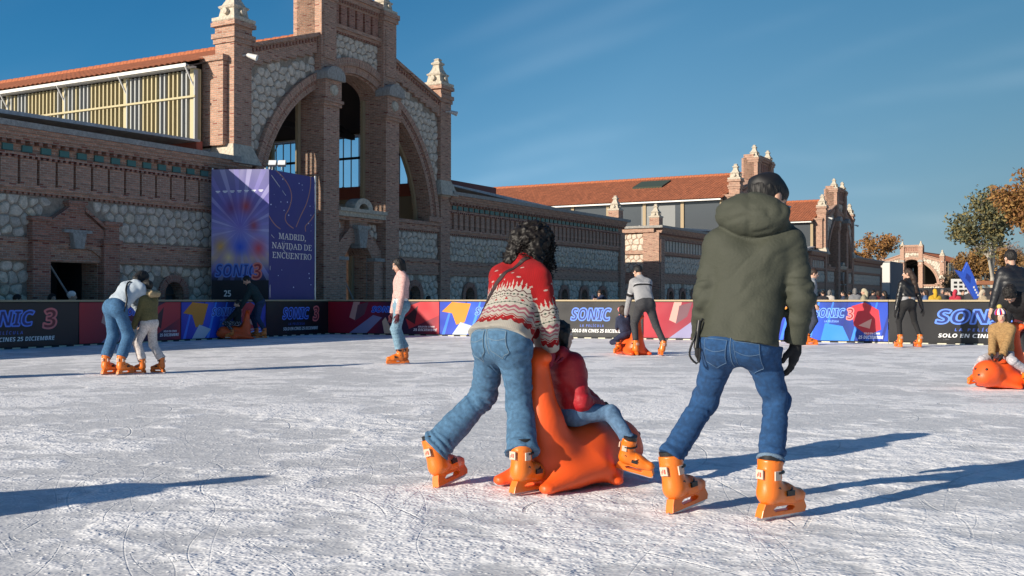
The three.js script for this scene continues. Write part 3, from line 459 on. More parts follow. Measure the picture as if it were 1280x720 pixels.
const PR = [
  ctex(1024, 300, (c, w, h) => { // black title banner
    c.fillStyle = '#1c1c1f'; c.fillRect(0, 0, w, h);
    neon(c, 'SONIC', w * 0.46, h * 0.36, 138, '#1c2f74', '#5f8bf0', 0.2); neon(c, '3', w * 0.79, h * 0.38, 176, '#7d2a30', '#ee7a78', 0.1);
    plainText(c, 'L A   P E L Í C U L A', w * 0.47, h * 0.68, 30, '#5474d8'); plainText(c, 'SOLO EN CINES 25 DICIEMBRE', w * 0.54, h * 0.83, 40, '#f2f2f2'); plainText(c, '© 2024', w * 0.3, h * 0.93, 10, '#777');
  }),
  ctex(1024, 300, (c, w, h) => { // red banner, abstract slashes
    wash(c, w, h, [[0, '#b3152a'], [0.45, '#7d1436'], [0.6, '#241640'], [0.8, '#3a1438'], [1, '#a31c30']], 0, 0, w, h * 0.3);
    bolt(c, [[w * 0.2, h], [w * 0.42, h * 0.42], [w * 0.5, h * 0.5], [w * 0.36, h]], '#8b87ac'); bolt(c, [[w * 0.24, 0], [w * 0.3, 0], [w * 0.26, h * 0.6], [w * 0.2, h * 0.5]], '#d39b90'); bolt(c, [[w * 0.28, h * 0.1], [w * 0.38, 0], [w * 0.34, h * 0.4], [w * 0.25, h * 0.62]], '#6b4550');
    bolt(c, [[w * 0.5, h * 0.62], [w * 0.53, h * 0.48], [w * 0.6, h], [w * 0.52, h]], '#d9b59c'); bolt(c, [[w * 0.68, h * 0.2], [w * 0.84, 0], [w, 0], [w, h * 0.42], [w * 0.74, h * 0.85]], '#c02b36'); bolt(c, [[w * 0.7, h * 0.5], [w * 0.82, h * 0.12], [w * 0.79, h * 0.7]], '#3a1420');
    neon(c, 'SONIC', w * 0.52, h * 0.24, 74, '#24379a', '#4f86ee', 0.2); plainText(c, 'SOLO EN CINES', w * 0.89, h * 0.77, 20, '#fff'); plainText(c, '25 DICIEMBRE', w * 0.88, h * 0.87, 31, '#fff');
  }),
  ctex(1024, 300, (c, w, h) => { // blue banner, abstract streaks
    wash(c, w, h, [[0, '#1233a8'], [0.35, '#1c55d6'], [0.6, '#16307f'], [0.8, '#2a4fc0'], [1, '#1741b4']], 0, h, w, 0);
    for (let k = 0; k < 9; k++) bolt(c, [[w * (0.02 + k * 0.13), h], [w * (0.12 + k * 0.13), 0], [w * (0.135 + k * 0.13), 0], [w * (0.05 + k * 0.13), h]], ['#2f79e8', '#1a2f88', '#3a8cf0'][k % 3]);
    bolt(c, [[w * 0.02, h * 0.3], [w * 0.12, 0], [w * 0.3, h * 0.05], [w * 0.24, h * 0.62], [w * 0.16, h * 0.7], [w * 0.12, h * 0.35]], '#d88a1c'); bolt(c, [[w * 0.12, h], [w * 0.2, h * 0.62], [w * 0.33, h * 0.75], [w * 0.26, h]], '#b9c4d4');
    bolt(c, [[w * 0.68, h * 0.1], [w * 0.8, 0], [w * 0.92, h * 0.2], [w * 0.94, h * 0.7], [w * 0.82, h * 0.86], [w * 0.7, h * 0.6]], '#c42c3c'); bolt(c, [[w * 0.74, h * 0.6], [w * 0.86, h * 0.42], [w * 0.84, h * 0.68]], '#e0a89a'); bolt(c, [[w * 0.4, h], [w * 0.44, h * 0.55], [w * 0.6, h * 0.62], [w * 0.66, h]], '#2f86e6');
    neon(c, 'SONIC', w * 0.48, h * 0.28, 92, '#1b3796', '#6fa2f6', 0.2); neon(c, '3', w * 0.67, h * 0.3, 118, '#8a2a34', '#ef8a86', 0.1); plainText(c, 'LA PELÍCULA', w * 0.5, h * 0.5, 22, '#86b2ff');
    plainText(c, 'SOLO EN CINES', w * 0.86, h * 0.8, 20, '#fff'); plainText(c, '25 DICIEMBRE', w * 0.85, h * 0.9, 33, '#fff');
  }),
];
const banMat = PR.map(m => new THREE.MeshStandardMaterial({ map: m, roughness: 0.42 }));
const railMat = mat(0.42, 0.33, 0.2, 0.6), postMat = mat(0.3, 0.3, 0.31, 0.5, { metalness: 0.6 });
const BH = 1.06;
function barrier(from, dir, a, b, kind, label) {
  const len = Math.abs(b - a), m = (a + b) / 2, t = thing('rink_barrier', label, 'barrier', [from[0] + dir[0] * m, 0, from[1] + dir[1] * m], 0, 'printed barrier panels round the ice rink');
  // local x from left to right as seen from the ice
  const rightward = dir[0] > 0 ? dir : [-dir[0], -dir[1]]; t.rotation.y = Math.atan2(-rightward[1], rightward[0]);
  const nx = 40, ny = 10, g = new THREE.PlaneGeometry(len - 0.012, BH - 0.07, nx, ny), p = g.attributes.position;
  const sd = m * 3.1 + kind; for (let i = 0; i < p.count; i++) { const x = p.getX(i), y = p.getY(i); p.setZ(i, 0.012 * noise(x * 1.3 + sd, y * 0.8, sd) + 0.006 * noise(x * 3 + y * 2.4, y * 2 - x, sd) + 0.004 * Math.abs(Math.sin(x * 5)) * smooth(0.2, 0.5, Math.abs(y))); }
  g.computeVertexNormals(); g.translate(0, BH / 2 + 0.015, 0.02);
  mk('banner', flat(g), banMat[kind], t);
  mk('top_rail', bx(-len / 2, len / 2, BH, BH + 0.045, -0.05, 0.06), railMat, t);
  mk('backing', bx(-len / 2, len / 2, 0.02, BH, -0.03, -0.006), MT.dark, t);
  for (let k = 0; k <= 2; k++) mk('post', bx(-len / 2 + k * len / 2 - 0.025 + (k ? (k === 2 ? -0.03 : 0) : 0.03), -len / 2 + k * len / 2 + 0.025 + (k ? (k === 2 ? -0.03 : 0) : 0.03), GY, BH, -0.09, -0.032), postMat, t);
  mk('kick_rail', bx(-len / 2, len / 2, 0.0, 0.03, -0.02, 0.05), mat(0.55, 0.52, 0.4, 0.6), t);
  const cg = bx(0, 0.2, 0.002, 0.05, 0.05, 0.062); for (let x = -len / 2 + 0.1; x < len / 2 - 0.25; x += 0.42) mk('fixing_clip', cg, MT.dark, t).position.x = x;
}
{
  const L = [[0, 3.05, 0, 'black title banner at the rink corner right of the posters'], [3.06, 6.5, 2, 'blue banner panel behind the orange seal in front of the posters'], [6.51, 9.85, 1, 'red banner panel behind the child in the olive parka'], [9.86, 13.7, 0, 'black title banner at the left edge of the photo'], [13.71, 17.2, 2, 'blue banner panel beyond the left edge'], [17.21, 20.6, 1, 'red banner panel beyond the left edge']];
  for (const [a, b, k, l] of L) barrier(BC, dL, a, b, k, l);
  const Rr = [[0, 4.1, 1, 'red and purple banner panel behind the skater in pink'], [4.11, 7.7, 2, 'blue banner panel partly hidden by the patterned sweater'], [7.71, 10.6, 0, 'dark title banner behind the man in grey sweater'], [10.61, 14.3, 1, 'red banner panel left of the man in green jacket'], [14.31, 17.1, 2, 'blue banner panel right of the man in green jacket'], [17.11, 21.6, 0, 'black title banner behind the woman in leather jacket'], [21.61, 25.6, 1, 'red banner panel beyond the right edge']];
  for (const [a, b, k, l] of Rr) barrier(BC, dR, a, b, k, l);
}

// ---------------------------------------------------------------- scaffold with two large posters
{
  const cx = -7.32, cz = -32.3, t = thing('poster_scaffold', 'steel scaffold carrying a film poster and a purple greeting banner', 'scaffold', [cx, GY, cz]);
  const top = 5.62, L = [-1.76, -0.12], Rr = [0.97, -2.2]; // plan of the two faces seen from the corner post
  const face = (e, w, h, tex, y0) => {
    const len = Math.hypot(e[0], e[1]), nx = 26, ny = 60, g = new THREE.PlaneGeometry(1, 1, nx, ny), p = g.attributes.position;
    for (let i = 0; i < p.count; i++) {
      const s = p.getX(i) + 0.5, v = p.getY(i) + 0.5, k = e[0] < 0 ? 1 - s : s, wr = 0.016 * noise(s * 3 + v * 4, v * 5 - s * 3, e[0] * 3) + 0.008 * noise(s * 9 - v * 8, v * 12 + s * 9, 4.4) + 0.01 * Math.abs(noise(s * 2, v * 14 + s * 5, 8)) * smooth(0.75, 1, v);
      const nx0 = e[1] / len * -1, nz0 = e[0] / len, sg = nz0 > 0 ? 1 : -1;
      p.setXYZ(i, e[0] * k + nx0 * sg * wr, y0 + v * h, e[1] * k + nz0 * sg * wr + 0.05);
    }
    g.computeVertexNormals(); return mk('poster', flat(g), new THREE.MeshStandardMaterial({ map: tex, roughness: 0.55 }), t);
  };
  const film = ctex(512, 1280, (c, w, h) => {
    wash(c, w, h, [[0, '#7d7aa6'], [0.2, '#6a63b0'], [0.45, '#b9b6e2'], [0.5, '#e8c8a0'], [0.58, '#5a5aa8'], [0.64, '#0e1a30'], [1, '#07121f']], 0, 0, 0, h);
    for (let k = 0; k < 26; k++) { const a = k / 26 * 6.283; bolt(c, [[w * 0.5, h * 0.34], [w * 0.5 + Math.cos(a) * 700, h * 0.34 + Math.sin(a) * 620], [w * 0.5 + Math.cos(a + 0.09) * 700, h * 0.34 + Math.sin(a + 0.09) * 620]], k % 2 ? 'rgba(160,150,225,0.35)' : 'rgba(226,220,250,0.4)'); }
    for (const [x, y, r, k] of [[0.34, 0.22, 100, 'rgba(120,60,110,0.8)'], [0.6, 0.21, 90, 'rgba(190,60,60,0.8)'], [0.5, 0.31, 90, 'rgba(110,90,190,0.6)'], [0.74, 0.32, 70, 'rgba(170,50,60,0.7)'], [0.5, 0.44, 110, 'rgba(40,80,210,0.9)'], [0.16, 0.44, 110, 'rgba(235,170,70,0.9)'], [0.82, 0.45, 100, 'rgba(225,70,80,0.9)'], [0.3, 0.5, 80, 'rgba(250,220,150,0.8)']]) { const g = c.createRadialGradient(w * x, h * y, 4, w * x, h * y, r * 1.3); g.addColorStop(0, k); g.addColorStop(1, 'rgba(120,110,200,0)'); c.fillStyle = g; c.fillRect(0, 0, w, h * 0.8); }
    c.fillStyle = '#0b1626'; c.fillRect(0, h * 0.63, w, h * 0.37);
    for (let k = 0; k < 7; k++) { c.fillStyle = '#f4f4f8'; c.fillRect(w * (0.07 + k * 0.125), h * (0.122 - k * 0.001), w * 0.08, 7); c.fillRect(w * (0.085 + k * 0.125), h * (0.13 - k * 0.001), w * 0.05, 5); }
    neon(c, 'SONIC', w * 0.43, h * 0.575, 120, '#23419a', '#5f86d8', 0.18); neon(c, '3', w * 0.8, h * 0.58, 150, '#a03038', '#e08078', 0.1); plainText(c, '25', w * 0.28, h * 0.705, 62, '#f0f0f0', 0); plainText(c, 'DICIEMBRE', w * 0.36, h * 0.755, 44, '#e8e8e8', 0);
  });
  const greet = ctex(512, 1500, (c, w, h) => {
    wash(c, w, h, [[0, '#3c3a86'], [0.5, '#3a347c'], [1, '#3d3a84']], 0, 0, w, h);
    c.lineWidth = 9; c.strokeStyle = '#b07a6c'; c.beginPath(); c.moveTo(w * 0.14, 0); c.bezierCurveTo(w * 0.6, h * 0.08, w * 0.5, h * 0.18, w * 0.36, h * 0.24); c.bezierCurveTo(w * 0.3, h * 0.3, w * 0.5, h * 0.31, w * 0.52, h * 0.32); c.stroke();
    c.beginPath(); c.moveTo(w * 0.9, 0); c.bezierCurveTo(w * 0.95, h * 0.12, w * 0.7, h * 0.22, w * 0.58, h * 0.31); c.stroke(); c.beginPath(); c.moveTo(0, h * 0.26); c.bezierCurveTo(w * 0.1, h * 0.31, w * 0.18, h * 0.32, w * 0.24, h * 0.33); c.stroke(); c.beginPath(); c.moveTo(w, h * 0.22); c.bezierCurveTo(w * 0.86, h * 0.3, w * 0.74, h * 0.28, w * 0.8, h * 0.33); c.stroke();
    for (let k = 0; k < 46; k++) { c.fillStyle = '#dfe6ff'; c.beginPath(); c.arc(rr(0, w), rr(0, h), rr(2, 6), 0, 7); c.fill(); }
    plainText(c, 'MADRID,', w * 0.5, h * 0.37, 72, '#f3ead8', 0, 'serif', 'normal'); plainText(c, 'NAVIDAD DE', w * 0.5, h * 0.425, 72, '#f3ead8', 0, 'serif', 'normal'); plainText(c, 'ENCUENTRO', w * 0.5, h * 0.48, 72, '#f3ead8', 0, 'serif', 'normal');
  });
  tag(face(L, 1.8, top - 0.3, film, 0.25), 'film poster with pale burst and blue title');
  tag(face(Rr, 1.6, top - 0.25, greet, 0.2), 'purple banner with cream serif lettering');
  // steel
  const pole = (x, z, h) => mk('pole', rod([x, 0, z], [x, h, z], 0.03), MT.steel, t);
  pole(0, -0.03, top + 0.15); pole(L[0], L[1] - 0.03, top); pole(Rr[0], Rr[1] - 0.03, top); pole(L[0] * 0.45 + Rr[0] * 0.6, -1.1, top);
  pole(-0.14, -0.1, top);
  for (const h of [0.3, 1.95, 3.6, 5.4]) { mk('crossbar', [rod([0, h, -0.05], [L[0], h, L[1] - 0.05], 0.024)], MT.steel, t); mk('crossbar', [rod([0, h, -0.05], [Rr[0], h, Rr[1] - 0.05], 0.024)], MT.steel, t); }
  mk('brace', [rod([0.04, 5.4, -0.06], [Rr[0], 3.6, Rr[1] - 0.06], 0.02), rod([0.04, 3.6, -0.06], [Rr[0], 1.95, Rr[1] - 0.06], 0.02)], MT.steel, t);
  const lad = []; for (let h = 0.3; h < top; h += 0.3) lad.push(rod([-0.14, h, -0.1], [0, h, -0.03], 0.014)); mk('ladder_rung', lad, MT.steel, t);
  for (const k of [0, 1]) { const x = 0.1 + k * 0.28, f = mk('floodlight', [bx(x - 0.12, x + 0.12, -0.09, 0.09, -0.05, 0.05)], MT.greyPaint, t); mk('lamp_glass', bx(x - 0.105, x + 0.105, -0.075, 0.075, 0.051, 0.056), mat(0.85, 0.86, 0.88, 0.15), f); f.position.set(0, top + 0.12, 0.02); f.rotation.x = -0.5; mk('bracket', rod([x, -0.2, -0.06], [x, 0, -0.03], 0.015), MT.steel, f); }
}

// ---------------------------------------------------------------- trees
const barkMat = mat(0.16, 0.13, 0.1, 0.95), paleBark = mat(0.42, 0.38, 0.32, 0.9);
function tree(name, label, pos, H, W, leafCols, opt = {}) {
  const t = thing(name, label, 'tree', pos, rr(0, 6), opt.group), tips = [], br = [];
  const grow = (p, d, len, r, lvl) => {
    const q = p.clone().addScaledVector(d, len); br.push([p, q, r, r * 0.66]);
    if (lvl <= 2) tips.push(q, p.clone().lerp(q, 0.5)); if (!lvl) return;
    const n = lvl > 3 ? 3 : lvl > 1 ? 3 : 3; for (let k = 0; k < n; k++) { const e = d.clone().add(V(rr(-1, 1), rr(-0.25, 0.75), rr(-1, 1)).multiplyScalar(opt.spread || 0.75)).normalize(); e.x *= opt.slim || 1; e.z *= opt.slim || 1; grow(p.clone().lerp(q, rr(0.55, 1)), e.normalize(), len * rr(0.62, 0.86), r * 0.6, lvl - 1); }
  };
  grow(V(0, 0, 0), V(rr(-0.06, 0.06), 1, 0).normalize(), H * (opt.trunk || 0.3), H * 0.022, 4);
  const bb = new THREE.Box3(); tips.forEach(p => bb.expandByPoint(p)); const sx = W / (bb.max.x - bb.min.x), sy = H / bb.max.y, mx = (bb.max.x + bb.min.x) / 2, mz = (bb.max.z + bb.min.z) / 2; const sc = p => { const k = p.y / bb.max.y; return V((p.x - mx * k) * sx, p.y * sy, (p.z - mz * k) * sx); };
  mk('trunk', br.map(([a, b, r0, r1]) => { const A = sc(a), B = sc(b); return rod([A.x, A.y, A.z], [B.x, B.y, B.z], Math.max(0.02, r0), Math.max(0.012, r1), 6); }), opt.pale ? paleBark : barkMat, t);
  const N = opt.leaves || 5000, ls = opt.leaf || 0.16, per = N / leafCols.length;
  leafCols.forEach((colr, ci) => {
    const pos = []; for (let k = 0; k < per; k++) {
      const c = sc(tips[(rnd() * tips.length) | 0]); if (opt.bare && rnd() < opt.bare) continue; const s = H * 0.05; c.add(V(rr(-s, s) + rr(-s, s), rr(-s, s), rr(-s, s) + rr(-s, s)));
      const a = V(rr(-1, 1), rr(-1, 1), rr(-1, 1)).normalize(), b = V(rr(-1, 1), rr(-1, 1), rr(-1, 1)).cross(a).normalize(), l = ls * rr(0.6, 1.3);
      const P = [c.clone().addScaledVector(a, -l), c.clone().addScaledVector(b, l * 0.5), c.clone().addScaledVector(a, l), c.clone().addScaledVector(b, -l * 0.5)]; for (const i of [0, 1, 2, 0, 2, 3]) pos.push(P[i].x, P[i].y, P[i].z);
    }
    const g = new THREE.BufferGeometry(); g.setAttribute('position', new THREE.Float32BufferAttribute(pos, 3)); g.computeVertexNormals();
    const m = mk('crown', flat(g), new THREE.MeshStandardMaterial({ color: new THREE.Color(...colr), roughness: 0.8, side: THREE.DoubleSide }), t);
  });
  return t;
}
const GT = 'trees beyond the halls';
tree('poplar_tree', 'tall pale-trunked tree with thin grey green leaves at the right', [49.3, GY, -110], 12.6, 8.2, [[0.13, 0.135, 0.075], [0.095, 0.1, 0.055], [0.2, 0.16, 0.055]], { pale: true, leaves: 9000, leaf: 0.2, spread: 0.7, slim: 0.9, trunk: 0.2, group: GT });
tree('autumn_tree', 'rust brown autumn tree cut off by the right edge', [40.6, GY, -80], 11.2, 7.0, [[0.26, 0.12, 0.035], [0.2, 0.09, 0.03], [0.3, 0.17, 0.05]], { leaves: 16000, leaf: 0.16, trunk: 0.2, group: GT });
tree('autumn_tree', 'orange tree crown showing above the third hall wing', [50.2, GY, -152], 10.6, 8.5, [[0.3, 0.15, 0.04], [0.24, 0.11, 0.035]], { leaves: 5000, leaf: 0.24, group: GT });
tree('bare_tree', 'brown half-bare tree in front of the distant hall', [56, GY, -130], 6.4, 7.5, [[0.17, 0.11, 0.06], [0.12, 0.08, 0.05]], { leaves: 3800, leaf: 0.16, spread: 0.95, bare: 0.3, group: GT });
tree('bare_tree', 'small brown tree left of the blue arrow sign', [51, GY, -122], 4.6, 5, [[0.15, 0.1, 0.06], [0.2, 0.14, 0.07]], { leaves: 2400, leaf: 0.14, spread: 0.95, bare: 0.3, group: GT });
tree('autumn_tree', 'low golden brown tree beneath the tall pale tree', [56.5, GY, -126], 7.4, 8, [[0.28, 0.15, 0.04], [0.2, 0.11, 0.04]], { leaves: 4500, leaf: 0.18, group: GT });
tree('autumn_tree', 'dark rust tree behind the golden brown tree', [66, GY, -140], 8.5, 9, [[0.2, 0.1, 0.04], [0.15, 0.09, 0.04]], { leaves: 4500, leaf: 0.2, group: GT });
tree('bare_tree', 'faint leafless tree far behind the distant hall roof', [108, GY, -240], 15, 12, [[0.22, 0.17, 0.15]], { leaves: 3000, leaf: 0.22, spread: 0.6, slim: 0.7, bare: 0.4, group: GT });
tree('bare_tree', 'faint leafless tree right of the distant hall', [119, GY, -245], 13, 13, [[0.22, 0.16, 0.13]], { leaves: 3000, leaf: 0.22, spread: 0.6, bare: 0.4, group: GT });

// ---------------------------------------------------------------- things between the rink and the far hall
{
  const t = thing('annex_block', 'plain grey block with one sunlit white side beyond the third hall', 'building', [46.2, GY, -130.9], TH);
  mk('wall', bx(0, 9, 0, 6.2, -1.1, 0), mat(0.17, 0.18, 0.2, 0.85), t); mk('light_wall', bx(-0.03, -0.002, 2.2, 6.1, -1.05, -0.05), mat(0.62, 0.6, 0.56, 0.8), t); mk('roof_edge', bx(-0.05, 9.05, 6.2, 6.3, -1.15, 0.05), MT.limeGrey, t);
  const f = thing('screen_fence', 'long dark screen fence below the trees at the right', 'fence', [31, GY, -66], -0.05);
  for (let k = 0; k < 8; k++) mk('panel', bx(-7 + k * 2, -5.03 + k * 2, 0.05, 2.35, -0.03, 0.03), mat(0.035, 0.035, 0.04, 0.7), f);
  for (let k = 0; k <= 8; k++) mk('post', bx(-7.04 + k * 2, -6.98 + k * 2, 0, 2.4, -0.08, -0.032), postMat, f);
  const s = thing('stall', 'low stall with a red brown roof edge behind the barrier', 'stall', [30.4, GY, -62]);
  mk('roof', bx(-3.4, 3.2, 2.5, 2.72, -2, 0), mat(0.34, 0.14, 0.07, 0.8), s); for (const x of [-3.2, 0, 3]) mk('post', bx(x - 0.05, x + 0.05, 0, 2.5, -0.2, -0.1), MT.wood, s);
  const w = thing('notice_board', 'small white notice board beside the blue arrow sign', 'sign', [24.6, GY, -58.2]);
  mk('board', bx(-0.75, 0.6, 1.9, 2.75, -0.03, 0.03), MT.white, w); for (const x of [-0.6, 0.45]) mk('post', bx(x - 0.03, x + 0.03, 0, 2.6, -0.08, -0.032), postMat, w);
  for (let k = 0; k < 3; k++) for (let q = 0; q < 4; q++) mk('letter', bx(-0.62 + q * 0.29, -0.44 + q * 0.29, 2.05 + k * 0.22, 2.17 + k * 0.22, 0.03, 0.036), MT.dark, w);
  const a = thing('arrow_sign', 'tilted bright blue arrow shaped sign above the crowd', 'sign', [19.55, GY, -45]);
  const blue = mat(0.03, 0.09, 0.5, 0.4), g = prism([[-0.13, -0.03], [0.07, 0.05], [-0.2, 0.9], [-0.46, 1.48], [-0.64, 1.06], [-0.92, 1.16], [-0.57, 0.67]], [], -0.07, 0.07, 0.02); const ar = mk('arrow', g, blue, a); ar.position.set(0.0, 1.7, 0);
  mk('inner_mark', prism([[-0.36, 0.62], [-0.34, 0.9], [-0.5, 1.05], [-0.56, 0.84]], [], 0.09, 0.1), mat(0.02, 0.04, 0.25, 0.4), ar);
  for (let k = 0; k < 4; k++) mk('letter', bx(-0.06 - k * 0.055, 0.0 - k * 0.055, 0.08 + k * 0.11, 0.16 + k * 0.11, 0.09, 0.1), MT.white, ar);
  mk('pole', rod([-0.02, 0, -0.1], [-0.02, 2.0, -0.1], 0.04), MT.steel, a);
}

// ---------------------------------------------------------------- figures: distance fields meshed with surface nets
function nets(f, lo, hi, c) {
  const nx = Math.ceil((hi[0] - lo[0]) / c) + 1, ny = Math.ceil((hi[1] - lo[1]) / c) + 1, nz = Math.ceil((hi[2] - lo[2]) / c) + 1, v = new Float32Array(nx * ny * nz);
  let o = 0; for (let k = 0; k < nz; k++) for (let j = 0; j < ny; j++) for (let i = 0; i < nx; i++) v[o++] = f(lo[0] + i * c, lo[1] + j * c, lo[2] + k * c);
  const id = new Int32Array(nx * ny * nz).fill(-1), pos = [], idx = [], at = (i, j, k) => i + nx * (j + ny * k);
  for (let k = 0; k < nz - 1; k++) for (let j = 0; j < ny - 1; j++) for (let i = 0; i < nx - 1; i++) {
    const b = at(i, j, k); let n = 0, sx = 0, sy = 0, sz = 0;
    const e = (p, q, dx, dy, dz, ax) => { const A = v[p], B = v[q]; if ((A < 0) !== (B < 0)) { const t = A / (A - B); n++; sx += dx + (ax === 0 ? t : 0); sy += dy + (ax === 1 ? t : 0); sz += dz + (ax === 2 ? t : 0); } };
    const X = 1, Y = nx, Z = nx * ny;
    e(b, b + X, 0, 0, 0, 0); e(b + Y, b + X + Y, 0, 1, 0, 0); e(b + Z, b + X + Z, 0, 0, 1, 0); e(b + Y + Z, b + X + Y + Z, 0, 1, 1, 0);
    e(b, b + Y, 0, 0, 0, 1); e(b + X, b + X + Y, 1, 0, 0, 1); e(b + Z, b + Y + Z, 0, 0, 1, 1); e(b + X + Z, b + X + Y + Z, 1, 0, 1, 1);
    e(b, b + Z, 0, 0, 0, 2); e(b + X, b + X + Z, 1, 0, 0, 2); e(b + Y, b + Y + Z, 0, 1, 0, 2); e(b + X + Y, b + X + Y + Z, 1, 1, 0, 2);
    if (n) { id[b] = pos.length / 3; pos.push(lo[0] + (i + sx / n) * c, lo[1] + (j + sy / n) * c, lo[2] + (k + sz / n) * c); }
  }
  const quad = (a, b, cc, d, fl) => { if (a < 0 || b < 0 || cc < 0 || d < 0) return; if (fl) idx.push(a, cc, b, a, d, cc); else idx.push(a, b, cc, a, cc, d); };
  for (let k = 1; k < nz - 1; k++) for (let j = 1; j < ny - 1; j++) for (let i = 1; i < nx - 1; i++) {
    const b = at(i, j, k), s = v[b] < 0;
    if (s !== (v[b + 1] < 0)) quad(id[at(i, j - 1, k - 1)], id[at(i, j, k - 1)], id[b], id[at(i, j - 1, k)], !s);
    if (s !== (v[b + nx] < 0)) quad(id[at(i - 1, j, k - 1)], id[at(i - 1, j, k)], id[b], id[at(i, j, k - 1)], !s);
    if (s !== (v[b + nx * ny] < 0)) quad(id[at(i - 1, j - 1, k)], id[at(i, j - 1, k)], id[b], id[at(i - 1, j, k)], !s);
  }
  const g = new THREE.BufferGeometry(); g.setAttribute('position', new THREE.Float32BufferAttribute(pos, 3)); g.setIndex(idx); g.computeVertexNormals(); return g;
}
const smin = (a, b, k) => { const h = Math.max(k - Math.abs(a - b), 0) / k; return Math.min(a, b) - h * h * k * 0.25; };
// tapered capsule; opt: {f: axis, k: squash along it, fold: [amp, freq along, seed], cut: 1 flat at b}
function cap(a, b, ra, rb, opt = {}) {
  const bax = b.x - a.x, bay = b.y - a.y, baz = b.z - a.z, L2 = bax * bax + bay * bay + baz * baz || 1e-9, L = Math.sqrt(L2), ux = bax / L, uy = bay / L, uz = baz / L, { f, k, fold, cut, cutA } = opt;
  const fn = (x, y, z) => {
    const px = x - a.x, py = y - a.y, pz = z - a.z; const tt = (px * bax + py * bay + pz * baz) / L2, t = tt < 0 ? 0 : tt > 1 ? 1 : tt;
    let qx = px - bax * t, qy = py - bay * t, qz = pz - baz * t;
    if (f) { const s = (qx * f.x + qy * f.y + qz * f.z) * (k - 1); qx += f.x * s; qy += f.y * s; qz += f.z * s; }
    let d = Math.sqrt(qx * qx + qy * qy + qz * qz) - (ra + (rb - ra) * t);
    if (f && k > 1) d /= Math.sqrt(k);
    if (fold && d < 0.05 && d > -0.05) { const s = tt * L * fold[1], w = noise(x * 5 + fold[2], y * 5, z * 5) * 1.6; const ang = (x - z) * 3.2, n = noise(s + w * 0.8 + fold[2], ang + ux * 3, (x + z) * 3.4 + fold[2]); const n2 = noise(s * 0.5 - w * 0.7 + 7, x * 5 + z * 4, y * 2 + fold[2] * 2); d += fold[0] * ((0.7 - 3.2 * Math.min(0.42, Math.abs(n))) * 1.15 + 0.6 * n2) * (fold[3] ? fold[3](tt) : 1); }
    if (cut) { const e = (x - b.x) * ux + (y - b.y) * uy + (z - b.z) * uz; if (e > d) d = e; }
    if (cutA) { const e = -(x - a.x) * ux - (y - a.y) * uy - (z - a.z) * uz; if (e > d) d = e; }
    return d;
  };
  const m = Math.max(ra, rb) + 0.04; fn.lo = [Math.min(a.x, b.x) - m, Math.min(a.y, b.y) - m, Math.min(a.z, b.z) - m]; fn.hi = [Math.max(a.x, b.x) + m, Math.max(a.y, b.y) + m, Math.max(a.z, b.z) + m]; return fn;
}
function ball(c, r, B) { // ellipsoid in basis B [x,y,z vectors]
  const [X, Y, Z] = B || [V(1, 0, 0), V(0, 1, 0), V(0, 0, 1)], mn = Math.min(r[0], r[1], r[2]), mx = Math.max(...r) + 0.03;
  const fn = (x, y, z) => { const px = x - c.x, py = y - c.y, pz = z - c.z, a = (px * X.x + py * X.y + pz * X.z) / r[0], b = (px * Y.x + py * Y.y + pz * Y.z) / r[1], d = (px * Z.x + py * Z.y + pz * Z.z) / r[2]; const l = Math.sqrt(a * a + b * b + d * d), g = Math.sqrt(a * a / (r[0] * r[0]) + b * b / (r[1] * r[1]) + d * d / (r[2] * r[2])); return g > 1e-6 ? l * (l - 1) / g : -mn; };
  fn.lo = [c.x - mx, c.y - mx, c.z - mx]; fn.hi = [c.x + mx, c.y + mx, c.z + mx]; return fn;
}
function blend(list, k, ...post) { // smooth union of shapes; post: functions (d, x, y, z) => d
  const n = list.length, fn = (x, y, z) => { let d = list[0](x, y, z); for (let i = 1; i < n; i++) d = smin(d, list[i](x, y, z), k); for (const p of post) d = p(d, x, y, z); return d; };
  fn.lo = [0, 1, 2].map(i => Math.min(...list.map(l => l.lo[i]))); fn.hi = [0, 1, 2].map(i => Math.max(...list.map(l => l.hi[i]))); return fn;
}
const skin3 = (f, c) => nets(f, f.lo, f.hi, c);
// wrap uv (metres) round a list of bones {a, b, front, v0}
function boneUV(g, bones) {
  g = flat(g); const p = g.attributes.position, uv = new Float32Array(p.count * 2);
  for (const B of bones) { B.d = B.b.clone().sub(B.a); B.L = B.d.length(); B.d.normalize(); B.z = B.front.clone().addScaledVector(B.d, -B.front.dot(B.d)).normalize(); B.x = B.d.clone().cross(B.z); }
  const q = V(), c = V();
  for (let i = 0; i < p.count; i += 3) {
    c.set(0, 0, 0); for (let k = 0; k < 3; k++) c.add(q.fromBufferAttribute(p, i + k)); c.multiplyScalar(1 / 3);
    let best = 1e9, B = bones[0]; for (const b of bones) { const w = c.clone().sub(b.a), t = clamp(w.dot(b.d), 0, b.L), d = w.addScaledVector(b.d, -t).length() - b.r; if (d < best) { best = d; B = b; } }
    let u0 = 0; for (let k = 0; k < 3; k++) { q.fromBufferAttribute(p, i + k).sub(B.a); const t = q.dot(B.d); let u = Math.atan2(q.dot(B.x), -q.dot(B.z)) / 6.2832; if (k && u - u0 > 0.5) u -= 1; if (k && u - u0 < -0.5) u += 1; if (!k) u0 = u; uv[(i + k) * 2] = u * (B.circ || 6.2832 * B.r); uv[(i + k) * 2 + 1] = B.v0 + t * (B.vs || 1); }
  }
  g.setAttribute('uv', new THREE.BufferAttribute(uv, 2)); return g;
}
